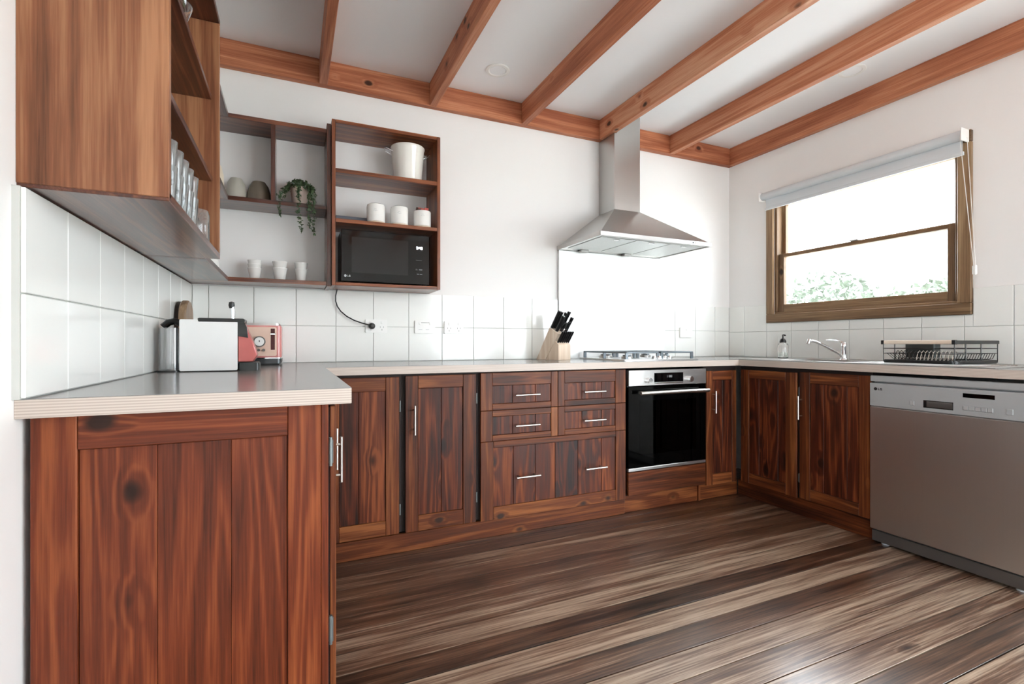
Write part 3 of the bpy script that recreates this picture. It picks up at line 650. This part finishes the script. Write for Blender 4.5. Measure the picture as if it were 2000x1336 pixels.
obj('rim_rail', MB().box(ax0+.004, ax1+.004, ay0-.006, ay0+.004, zt-.009, zt+.008, bev=.002).box(ax0+.004, ax1+.004, ay1-.004, ay1+.006, zt-.009, zt+.008, bev=.002).box(ax1-.004, ax1+.006, ay0, ay1, zt-.009, zt+.008, bev=.002).box(ax0-.010, ax0+.008, ay0-.008, ay0+.008, zt-.011, zt+.010, bev=.002).box(ax0-.010, ax0+.008, ay1-.006, ay1+.008, zt-.011, zt+.010, bev=.002), 'black', rk)
obj('cutlery_holder', MB().rbox(ax0+.13, ax0+.19, 1.385, 1.515, zb+.026, zt-.006, .008, 'z').rbox(ax0+.135, ax0+.186, 1.391, 1.509, zt-.008, zt-.005, .006, 'z'), plain('dark_grey_plastic', '#2b302f', .4), rk)
# hob
hb = thing('gas_hob', (2.085, 2.64, CT), 'four burner stainless gas hob with grey trivets below the range hood', 'hob')
obj('hob_plate', MB().rbox(1.79, 2.38, 2.385, 2.895, CT, CT+.009, .015, 'z', bev=.003), 'steel_x', hb)
for (x, y, rr) in ((1.92, 2.76, .045), (2.25, 2.76, .036), (1.92, 2.53, .036), (2.23, 2.53, .026)):
    b = obj('burner', MB().lathe([(0, .009), (rr, .009), (rr, .022), (rr*.9, .026), (0, .026)], (x, y, CT), 24), 'steel_z', hb)
    obj('burner_cap', MB().lathe([(0, .026), (rr*.75, .026), (rr*.78, .030), (rr*.7, .034), (0, .034)], (x, y, CT), 24), 'iron', b)
for x0, x1 in ((1.82, 2.075), (2.085, 2.35)):
    t = MB(); z0, z1 = CT+.045, CT+.055
    for (a, b, e, f) in ((x0, x1, 2.41, 2.42), (x0, x1, 2.87, 2.88), (x0, x1, 2.64, 2.65), (x0, x0+.01, 2.41, 2.88), (x1-.01, x1, 2.41, 2.88)): t.box(a, b, e, f, z0, z1, bev=.002)
    xm = (x0+x1)/2
    for yc in (2.53, 2.76): t.box(x0, xm-.04, yc-.005, yc+.005, z0, z1, bev=.002); t.box(xm+.04, x1, yc-.005, yc+.005, z0, z1, bev=.002); t.box(xm-.005, xm+.005, yc-.11, yc-.035, z0, z1, bev=.002)
    for (x, y) in ((x0, 2.41), (x1-.02, 2.41), (x0, 2.87), (x1-.02, 2.87), (x0, 2.64), (x1-.02, 2.64)): t.box(x, x+.02, y, y+.01, CT+.0092, z0+.002, bev=.001)
    obj('trivet', t, 'iron', hb, smooth=False)
for i in range(4): obj('knob', MB().lathe([(0, .009), (.016, .009), (.016, .014), (.012, .028), (0, .029)], (2.03+i*.04, 2.405, CT), 18), 'chrome', hb)
# splashback and hood
tag(box('splashback', (1.6545, 2.571, 2.925, YB+.009, CT, 1.633), 'splash', bev=.0008), 'bright steel splashback sheet behind the gas hob', 'splashback')
hd = thing('range_hood', (2.085, 2.68, 1.632), 'stainless steel pyramid range hood with tall flue over the hob', 'range hood')
hx0, hx1, hy0, hy1, hz0, hz1 = 1.649, 2.52, 2.422, 2.944, 1.634, 1.661
obj('rim', MB().box(hx0, hx1, hy0, hy0+.012, hz0, hz1, bev=.002).box(hx0, hx0+.012, hy0+.012, hy1, hz0, hz1).box(hx1-.012, hx1, hy0+.012, hy1, hz0, hz1).box(hx0+.012, hx1-.012, hy1-.03, hy1, hz0, hz1), 'steel_x', hd, smooth=False)
cx0, cx1, cy0 = 1.989, 2.204, 2.758
obj('canopy', MB().hull([(hx0+.008, hy0+.008, hz1-.001), (hx1-.008, hy0+.008, hz1-.001), (hx1-.008, hy1, hz1-.001), (hx0+.008, hy1, hz1-.001)], [(cx0, cy0, 1.908), (cx1, cy0, 1.908), (cx1, hy1, 1.908), (cx0, hy1, 1.908)]), 'steel_x', hd, smooth=False)
fl_ = MB(); fl_.box(cx0, cx1, cy0, hy1, 1.905, ZJ-.002, bev=.0015); fl_.box(2.0085, cx1, cy0, 2.9015, ZJ-.004, ZC-.001, bev=.001)
obj('flue', fl_, 'steel_z', hd, smooth=False)
box('underside', (hx0+.012, hx1-.012, hy0+.012, hy1-.03, hz0+.006, hz0+.010), 'steel_x', hd, 0)
for i in range(3):
    a = hx0+.04+i*.267; fo = box('grease_filter', (a, a+.258, hy0+.05, hy1-.08, hz0+.002, hz0+.006), plain('filter_mesh_%d' % i, '#c4c6c4', .4, .8, noise=.2, nscale=300), hd, .001)
    obj('filter_catch', MB().box(a+.11, a+.15, hy0+.07, hy0+.085, hz0-.002, hz0+.002, bev=.001), 'chrome', fo)
for x in (1.80, 2.16): obj('hood_lamp', MB().box(x, x+.06, hy1-.072, hy1-.034, hz0-.010, hz0+.004, bev=.003), 'white_pl', hd)
for i in range(5): obj('button', MB().cyl((2.36+i*.022, hy0-.002, 1.648), (2.36+i*.022, hy0+.002, 1.648), .005, 12), 'black' if i == 0 else 'chrome', hd)

# ------------------------------------------------------------------ power points
def gpo(x0, z0, lb, nsw, sock=True):
    x1, z1 = x0+.124, z0+.078; t = thing('power_point', (x0+.062, YB, z0), lb, 'power point', 'white wall power points')
    obj('plate', MB().rbox(x0, x1, YB-.011, YB, z0, z1, .006, 'y', bev=.002), 'white_pl', t)
    for i in range(nsw):
        x = x0+.031+i*(.062 if nsw == 2 else 0)
        if nsw == 1: x = x0+.062
        s = box('switch', (x-.006, x+.006, YB-.014, YB-.011, z1-.025, z1-.010), 'white_pl', t, .001)
        if sock:
            mb = MB()
            mb.box(x-.010, x-.008, YB-.0114, YB-.011, z0+.030, z0+.038); mb.box(x+.008, x+.010, YB-.0114, YB-.011, z0+.030, z0+.038); mb.box(x-.001, x+.001, YB-.0114, YB-.011, z0+.014, z0+.023)
            obj('socket_slots', mb, 'mark', t, smooth=False)
    return t
gpo(.381, 1.059, 'white double power point below the microwave shelf with a black plug in it', 2)
t = gpo(.667, 1.057, 'white double switch plate, the middle one of three by the tiles', 2, False)
box('printed_line', (.695, .765, YB-.0114, YB-.011, 1.122, 1.124), 'mark', t, 0)
for x in (.69, .733): box('printed_line', (x, x+.022, YB-.0114, YB-.011, 1.080, 1.082), 'lightmark', t, 0)
gpo(.849, 1.057, 'white double power point nearest the knife block', 2)
gpo(2.720, 1.042, 'white switch plate on the tiles right of the splashback', 1, False)

# ------------------------------------------------------------------ shelves
s = thing('wall_shelf', (-.36, 1.65, 1.302), 'tall open pine wall shelf in the left foreground holding glasses', 'shelf')
obj('side_panel', MB().box(XLP, -.240, 1.251, 1.270, 1.309, 2.162, bev=.0015), 'shelf_z', s, smooth=False)
obj('side_panel', MB().box(XLP, -.240, 2.030, 2.049, 1.3225, 2.1415, bev=.0015), 'shelf_z', s, smooth=False)
box('bottom_board', (XLP, -.240, 1.254, 2.049, 1.302, 1.322), 'rack_y', s, .0015)
box('top_board', (XLP, -.240, 1.2705, 2.049, 2.142, 2.162), 'rack_y', s, .0015)
box('shelf_board', (XLP, -.262, 1.2705, 2.0295, 1.574, 1.592), 'rack_y', s, .0015); box('shelf_board', (XLP, -.264, 1.2705, 2.0295, 1.864, 1.882), 'rack_y', s, .0015)
s = thing('corner_shelf', (-.2, 2.8, 1.302), 'open L-shaped corner shelf holding cups, bowls and a trailing plant', 'shelf')
for z0, z1, n in ((1.302, 1.3225, 'bottom_board'), (1.698, 1.7185, 'middle_board'), (2.100, 2.121, 'top_board')):
    zb_ = z0 if z0 > 1.31 else z0
    b = box(n, (XLP, -.287, 2.0725, 2.7445, zb_, z1), 'rack_y', s, .0015)
    box('back_arm', (XLP, .1615, 2.745, YBP, zb_, z1), 'rack_x', b, .0015)
obj('end_panel', MB().box(XLP, -.287, 2.0515, 2.072, 1.302, 2.121, bev=.0015), 'rack_z', s, smooth=False)
obj('divider', MB().box(-.101, -.081, 2.750, YBP, 1.719, 2.0995, bev=.0015), 'rack_z', s, smooth=False)
obj('side_panel', MB().box(.162, .183, 2.735, YBP, 1.296, 2.147, bev=.0015), 'rack_z', s, smooth=False)
s = thing('microwave_shelf', (.47, 2.82, 1.30), 'open pine wall box shelf holding the microwave, canisters and white pot', 'shelf')
bx0, bx1, by = .184, .760, 2.697
box('side_panel', (bx0, bx0+.018, by, YBP, 1.30, 2.160), 'boxw_z', s, .0015); box('side_panel', (bx1-.018, bx1, by, YBP, 1.30, 2.160), 'boxw_z', s, .0015)
for z0, z1, n in ((1.300, 1.318, 'bottom_board'), (1.628, 1.648, 'shelf_board'), (1.886, 1.908, 'shelf_board'), (2.142, 2.160, 'top_board')):
    box(n, (bx0+.0185, bx1-.0185, by, YBP, z0, z1), 'boxw_x', s, .0015)

# ------------------------------------------------------------------ things on the shelves
def tumbler(x, y, z, h, r0, r1, lb, grp):
    o = obj('glass_tumbler', MB().lathe([(0, 0), (r0, 0), (r0+.001, .003), (r1, h), (r1-.002, h), (r0-.002, .007), (0, .007)], (x, y, z), 20), 'tumbler')
    return tag(o, lb, 'glass', grp)
zs = 1.3224
for i, y in enumerate((1.335, 1.405, 1.475, 1.545, 1.615, 1.690)):
    od = ('first', 'second', 'third', 'fourth', 'fifth', 'sixth')[i]
    tumbler(-.285, y, zs, .098, .026, .033, f'clear tumbler, lower one of the {od} stack from the camera on the left shelf', 'stacked glass tumblers')
    tumbler(-.285, y, zs+.0605, .098, .026, .033, f'clear tumbler nested on top of the {od} stack from the camera on the left shelf', 'stacked glass tumblers')
mg = thing('glass_mug', (-.285, 1.86, zs), 'single clear glass mug at the far end of the tumbler row', 'mug')
obj('mug_body', MB().lathe([(0, 0), (.036, 0), (.038, .004), (.038, .088), (.034, .105), (.032, .105), (.0355, .087), (.0355, .008), (0, .008)], (-.285, 1.86, zs), 24), 'tumbler', mg)
obj('mug_handle', MB().tube([(-.285, 1.897, zs+.085), (-.285, 1.925, zs+.08), (-.285, 1.932, zs+.055), (-.285, 1.92, zs+.03), (-.285, 1.897, zs+.022)], .005, 8), 'tumbler', mg)
def bowl(name, x, y, z, r, h, mat, lb, cat='bowl', grp=None, inv=True, seg=32, th=.004):
    P = [(0, 0), (r*.55, 0), (r*.82, h*.22), (r*.97, h*.55), (r, h), (r-th, h), (r*.97-th, h*.55), (r*.82-th, h*.24), (r*.5, th), (0, th)]
    if inv: P = [(a, h-b) for a, b in P]
    return tag(obj(name, MB().lathe(P, (x, y, z), seg), mat), lb, cat, grp)
bowl('serving_bowl', -.325, 1.345, 1.5925, .058, .075, 'ceramic', 'white bowl just showing behind the end panel of the left shelf', inv=False)
for i, y in enumerate((1.50, 1.62)):
    tag(obj('glass_bowl', MB().lathe([(0, 0), (.03, 0), (.05, .02), (.062, .055), (.060, .055), (.048, .022), (.028, .003), (0, .003)], (-.318, y, 1.8825), 28), 'paleglass'), ('nearer' if i == 0 else 'farther')+' clear glass bowl on the top board of the left shelf', 'bowl', 'glass bowls on the left shelf')
bowl('bowl', -.350, 2.60, 1.7187, .062, .115, 'cream', 'cream upturned bowl at the left end of the corner shelf middle board')
bowl('bowl', -.262, 2.84, 1.7187, .048, .112, 'greycer', 'pale grey upturned bowl between the cream and the taupe bowl')
bowl('bowl', -.160, 2.845, 1.7187, .056, .108, 'taupe', 'dark taupe upturned bowl beside the shelf divider')
bowl('bowl', -.372, 2.46, 1.3227, .082, .075, 'ceramic', 'white upturned bowl at the left end of the corner shelf bottom board')
def cup(x, y, z, r, h, lb):
    o = obj('cup', MB().lathe([(0, 0), (r*.62, 0), (r*.65, .002), (r*.97, h*.92), (r, h*.94), (r, h), (r-.0022, h), (r*.66-.001, .005), (0, .005)], (x, y, z), 28), 'ceramic'); return tag(o, lb, 'cup', 'stacked white cups')
for nm, x, y, r, n, dz, ch in (('left', -.180, 2.855, .0325, 3, .020, .064), ('middle', -.062, 2.855, .0365, 2, .034, .070), ('right', .040, 2.855, .0325, 2, .034, .070)):
    for k in range(n):
        w_ = ('bottom', 'upper')[k] if n == 2 else ('bottom', 'second', 'top')[k]
        cup(x, y, 1.3227+k*dz, r, ch, f'white cup, {w_} one of the {nm} stack on the corner shelf')
# plant
pl = thing('trailing_plant', (.032, 2.835, 1.7187), 'trailing green plant in a pale pot hanging over the corner shelf edge', 'plant')
obj('pot', MB().lathe([(0, 0), (.030, 0), (.038, .03), (.045, .09), (.047, .10), (.043, .10), (.040, .09), (0, .085)], (.032, 2.835, 1.7187), 24), 'potc', pl)
def strand(pts, n, spread):
    pts = [Vector(p) for p in pts]
    def f():
        t = random.random()*(len(pts)-1); i = int(t); p = pts[i].lerp(pts[i+1], t-i)
        s_ = spread*(1-.6*t/(len(pts)-1)); return p+Vector((random.gauss(0, s_), random.gauss(0, s_), random.gauss(0, s_*.6))), Vector((0, 0, 0))
    return leaf_cloud(n, f, .0085)
def dome():
    a = random.uniform(0, 2*PI); e = random.uniform(.25, PI/2); rr = random.uniform(.045, .072)
    return Vector((.037+1.1*rr*math.cos(a)*math.cos(e), 2.835+rr*math.sin(a)*math.cos(e), 1.795+rr*.95*math.sin(e))), Vector((0, 0, 0))
def leafpart(n, mb): o = obj(n, mb, 'leafd', pl, smooth=False); o['kind'] = 'stuff'
leafpart('foliage_crown', leaf_cloud(420, dome, .010))
for pts, n in (([(-.01, 2.80, 1.82), (-.04, 2.77, 1.79), (-.058, 2.735, 1.745), (-.062, 2.73, 1.69), (-.06, 2.73, 1.635)], 110), ([(.03, 2.79, 1.85), (.03, 2.755, 1.80), (.028, 2.73, 1.74), (.028, 2.725, 1.66), (.042, 2.725, 1.565)], 190),
               ([(.07, 2.80, 1.83), (.078, 2.76, 1.80), (.078, 2.73, 1.74), (.075, 2.725, 1.66), (.082, 2.725, 1.585)], 190), ([(.09, 2.81, 1.82), (.098, 2.76, 1.79), (.1, 2.73, 1.73), (.098, 2.725, 1.64), (.1, 2.725, 1.555)], 190), ([(.0, 2.82, 1.84), (-.03, 2.79, 1.80), (-.04, 2.77, 1.745)], 60)):
    leafpart('trailing_stem', strand(pts, n, .008))
# white pot with bail handles
pt = thing('enamel_pot', (.598, 2.80, 1.9082), 'white enamel pot with wire side handles on top of the microwave shelf', 'pot')
obj('pot_body', MB().lathe([(0, 0), (.074, 0), (.077, .004), (.092, .185), (.096, .192), (.095, .198), (.091, .198), (.074, .006), (0, .005)], (.598, 2.80, 1.9082), 40), 'enamel', pt)
for sgn in (-1, 1):
    x = .598+sgn*.088
    obj('wire_handle', MB().tube([(x, 2.77, 2.07), (x+sgn*.035, 2.775, 2.085), (x+sgn*.042, 2.80, 2.09), (x+sgn*.035, 2.825, 2.085), (x, 2.83, 2.07)], .0022, 8), 'chrome', pt)
for i, (x, lb) in enumerate(((.414, 'white ceramic canister on wooden base, leftmost of the three'), (.541, 'white ceramic canister on wooden base, middle of the three'), (.670, 'white ceramic canister filled with red and brown sachets'))):
    y = 2.752; cn = thing('canister', (x, y, 1.6482), lb, 'canister', 'white canisters above the microwave')
    obj('base', MB().lathe([(0, 0), (.050, 0), (.052, .003), (.050, .007), (0, .007)], (x, y, 1.6482), 28), 'bamboo', cn)
    if i < 2: prof = [(0, .0072), (.044, .0072), (.048, .012), (.049, .09), (.046, .102), (.034, .108), (0, .109)]
    else: prof = [(0, .0072), (.044, .0072), (.048, .012), (.049, .088), (.047, .094), (.044, .094), (.044, .075), (0, .075)]
    b = obj('jar', MB().lathe(prof, (x, y, 1.6482), 32), 'ceramic', cn)
    mk = MB()
    for k, (u, zz_, l_) in enumerate(((-.008, .062, .006), (0, .060, .005), (.007, .062, .006), (-.004, .070, .012))): mk.box(x-.012+u, x-.012+u+l_, y-.0497, y-.047, 1.6482+zz_, 1.6482+zz_+.0012)
    obj('printed_mark', mk, 'lightmark', b, smooth=False)
    if i == 2:
        for k in range(11):
            a = 2*PI*k/11; rr = .030 if k % 2 else .018
            mbs = MB().box(x+rr*math.cos(a)-.011, x+rr*math.cos(a)+.011, y+rr*math.sin(a)-.0025, y+rr*math.sin(a)+.0025, 1.6482+.0755, 1.6482+.108+.008*random.random(), bev=.0005)
            mbs.rot(random.uniform(-.3, .3), 'Y', (x, y, 1.725)); obj('sachet', mbs, ('tea', 'tea2', 'tea', 'tea', 'cream', 'tea2')[k % 6], cn, smooth=False)
tag(obj('flat_box', MB().box(.207, .385, 2.78, 2.935, 1.6482, 1.664, bev=.002).box(.209, .383, 2.782, 2.933, 1.664, 1.684, bev=.002), 'slate', smooth=False), 'flat slate grey box lying left of the canisters', 'box')
# microwave
mw = thing('microwave', (.468, 2.84, 1.3183), 'black glass microwave oven inside the pine box shelf', 'microwave')
my = 2.728
box('body', (.232, .706, my+.02, 2.938, 1.328, 1.600), 'black', mw, .004)
dm = box('door', (.232, .706, my, my+.02, 1.326, 1.602), 'blackgloss', mw, .003)
box('door_window', (.285, .585, my-.0008, my, 1.375, 1.565), plain('tinted_screen', '#0b0d0e', .12), dm, 0)
mb = MB(); putm = lambda b_, a, b, e, f: b_.box(a, b, my-.0006, my, e, f)
for i, ch in enumerate('540'): seg7(mb, ch, .632+i*.0105+(.004 if i else 0), 1.524, .0075, .014, .0018, putm)
mb.box(.6425, .6445, my-.0006, my, 1.528, 1.530); mb.box(.6425, .6445, my-.0006, my, 1.533, 1.535)
obj('clock_digits', mb, 'lit', dm, smooth=False)
mb = MB()
for (a, b, z, t_) in ((.628, .662, 1.4625, .0015), (.626, .638, 1.408, .0015), (.627, .637, 1.412, .0012), (.646, .664, 1.408, .005), (.634, .646, 1.383, .004), (.650, .664, 1.383, .004)): mb.box(a, b, my-.0006, my, z, z+t_)
obj('printed_marks', mb, plain('dim_print', '#6d7072', .5), dm, smooth=False)
lg_logo(dm, putm, .253, 1.356, .0065, 'lightmark')
for x in (.26, .68): obj('foot', MB().cyl((x, 2.76, 1.3183), (x, 2.76, 1.328), .012, 12).cyl((x, 2.90, 1.3183), (x, 2.90, 1.328), .012, 12), 'black', mw)
cd = obj('power_cord', MB().tube([(.235, 2.915, 1.318), (.226, 2.915, 1.296), (.219, 2.915, 1.265), (.219, 2.915, 1.235), (.228, 2.915, 1.205), (.246, 2.912, 1.178), (.278, 2.91, 1.150), (.318, 2.905, 1.128), (.36, 2.90, 1.113), (.405, 2.892, 1.101)], .0035, 8), 'black', mw)
obj('plug', MB().lathe([(0, 0), (.018, 0), (.019, .006), (.016, .024), (.009, .032), (0, .033)], (0, 0, 0), 20).rot(PI/2, 'X', (0, 0, 0)), 'black', None)
pg = bpy.data.objects['plug']; pg.parent = cd; pg.location = Vector((.416, YB-.029, 1.098))-wloc(cd)

# ------------------------------------------------------------------ worktop appliances
cf = thing('coffee_machine', (-.29, 2.2, CT), 'red capsule coffee machine with pale side panel and clear water tank', 'coffee machine')
z = CT
obj('side_panel', MB().rbox(-.382, -.194, 2.150, 2.158, z+.004, 1.088, .006, 'y', bev=.001), plain('pale_aluminium_panel', '#f1f1f0', .35), cf)
obj('side_panel', MB().rbox(-.382, -.194, 2.254, 2.262, z+.004, 1.088, .006, 'y', bev=.001), plain('pale_aluminium_panel_b', '#f1f1f0', .35), cf)
obj('body', MB().box(-.380, -.196, 2.1585, 2.2535, z+.002, 1.082, bev=.004), 'black', cf)
obj('top_cover', MB().rbox(-.325, -.17, 2.149, 2.263, 1.078, 1.094, .006, 'y', bev=.002), 'black', cf)
obj('front_column', MB().prism([(-.194, z+.035), (-.142, z+.035), (-.128, z+.06), (-.140, z+.105), (-.160, z+.155), (-.172, z+.185), (-.194, z+.188)], 'y', 2.162, 2.250, bev=.003), 'red', cf)
obj('spout_head', MB().prism([(-.1935, z+.135), (-.158, z+.128), (-.163, z+.17), (-.172, z+.189), (-.1935, z+.189)], 'y', 2.152, 2.161, bev=.001), 'black', cf)
obj('drip_tray', MB().rbox(-.194, -.119, 2.155, 2.257, z, z+.033, .012, 'z', bev=.004), plain('dark_tray', '#1b201f', .25), cf)
lv = obj('lever', MB().tube([(-.215, 2.206, 1.092), (-.214, 2.206, 1.12), (-.217, 2.206, 1.142)], .008, 10), 'chrome', cf)
obj('lever_grip', MB().lathe([(0, -.014), (.008, -.012), (.011, 0), (.009, .012), (0, .015)], (-.219, 2.206, 1.148), 16), 'black', lv)
tk = obj('water_tank', MB().rbox(-.452, -.386, 2.160, 2.252, z+.006, z+.165, .018, 'z').rbox(-.449, -.389, 2.163, 2.249, z+.010, z+.164, .016, 'z'), 'smoke', cf)
obj('tank_lid', MB().tube([(-.442, 2.206, z+.168), (-.425, 2.206, z+.185), (-.405, 2.206, z+.190), (-.385, 2.206, z+.18)], .013, 10), 'black', tk)
obj('tank_foot', MB().rbox(-.455, -.383, 2.158, 2.254, z, z+.006, .018, 'z'), 'black', cf)
ts = thing('toaster', (-.15, 2.78, CT), 'rose red toaster with chrome trim, dial and lever slots', 'toaster')
obj('feet', MB().box(-.235, -.06, 2.68, 2.90, z, z+.01), 'black', ts)
obj('base', MB().rbox(-.245, -.05, 2.655, 2.915, z+.008, z+.033, .02, 'z', bev=.004), plain('dark_metal', '#4b4d4f', .3, .8), ts)
obj('shell', MB().rbox(-.245, -.05, 2.655, 2.915, z+.036, z+.193, .018, 'z', bev=.004), 'pink', ts)
obj('chrome_band', MB().rbox(-.2465, -.0485, 2.6535, 2.9165, z+.033, z+.037, .018, 'z'), 'chrome', ts)
tt = obj('top_plate', MB().rbox(-.238, -.057, 2.664, 2.906, z+.193, z+.205, .02, 'z', bev=.004), 'steel_y', ts)
for x in (-.205, -.125): box('bread_slot', (x, x+.035, 2.70, 2.87, z+.2045, z+.2056), 'black', tt, 0)
fp = obj('front_plate', MB().rbox(-.225, -.072, 2.6525, 2.655, z+.045, z+.185, .008, 'y'), 'roseplate', ts)
for x in (-.214, -.098):
    sl_ = box('lever_slot', (x, x+.018, 2.6515, 2.6525, z+.075, z+.178), plain('dark_red_slot', '#4a0d10', .4), fp, 0)
    box('lever', (x-.002, x+.020, 2.642, 2.6515, z+.148, z+.154), 'chrome', sl_, .001)
dl = obj('dial', MB().cyl((-.146, 2.6525, z+.115), (-.146, 2.632, z+.115), .026, 28), 'plinth', fp)
obj('dial_face', MB().cyl((-.146, 2.632, z+.115), (-.146, 2.630, z+.115), .021, 28), 'white_pl', dl)
obj('dial_pointer', MB().box(-.148, -.144, 2.6292, 2.630, z+.113, z+.121), 'mark', dl)
for x in (-.150, -.128): obj('button', MB().cyl((x, 2.6525, z+.074), (x, 2.646, z+.074), .0065, 14), 'plinth', fp)
def arch(y0, y1, z1): 
    r_ = (y1-y0)/2; return [(y0, CT), (y1, CT)]+[((y0+y1)/2+r_*math.cos(PI*i/14), z1-r_*.8+r_*.8*math.sin(PI*i/14)) for i in range(15)]
tag(obj('chopping_board', MB().prism(arch(2.52, 2.70, 1.186), 'x', -.4665, -.449, bev=.003), 'walnut'), 'dark rounded chopping board against the tiled wall behind the coffee machine', 'chopping board')
tag(obj('chopping_board', MB().prism(arch(2.50, 2.68, 1.190), 'x', -.4485, -.420, bev=.006), 'boardw'), 'brown wooden rounded chopping board in front of the dark one', 'chopping board')
# knife block (own frame: +x is the way it faces)
kb = thing('knife_block', (1.555, 2.775, CT), 'pale wooden knife block packed with black handled knives', 'knife block', rotz=math.radians(-68))
w2 = .062
obj('rear_block', MB().prism([(-.125, 0), (-.045, 0), (.058, .165), (-.012, .208)], 'y', -w2, w2, bev=.002), 'bamboo_z', kb)
obj('front_block', MB().prism([(-.043, 0), (.062, 0), (.062, .098), (.034, .122)], 'y', -w2, w2, bev=.002), 'bamboo_z', kb)
dv = Vector((.53, 0, .848))
def knife(u, y, L, r_, zb0):
    p = Vector((u, y, zb0)); 
    k = obj('knife_handle', MB().tube([p-dv*.01, p+dv*L*.5, p+dv*L], r_, 8, r2=r_*1.15), 'black', kb)
    obj('end_cap', MB().tube([p+dv*L, p+dv*(L+.003)], r_*.8, 8), 'chrome', k)
    obj('bolster', MB().tube([p-dv*.012, p+dv*.004], r_*1.05, 8), 'chrome', k)
for (t_, y, L) in ((.12, .050, .125), (.12, .022, .115), (.12, -.024, .12), (.12, -.05, .125), (.62, .048, .105), (.62, .0, .07), (.62, -.045, .11)):
    knife(-.012+.07*t_, y, L, .0105, .208-.043*t_)
for i in range(6): knife(.048, -.0525+.021*i, .082, .0062, .110)
obj('scissor_loops', MB().tube([Vector((.045, .022+.016*math.cos(a), .18))+dv*(.045+.026*math.sin(a)) for a in [2*PI*i/14 for i in range(15)]], .005, 8).tube([Vector((.045, -.016+.016*math.cos(a), .18))+dv*(.04+.024*math.sin(a)) for a in [2*PI*i/14 for i in range(15)]], .005, 8), 'black', kb)

for o in list(bpy.data.objects):
    for k_ in ('_local', '_lc'):
        if k_ in o: del o[k_]
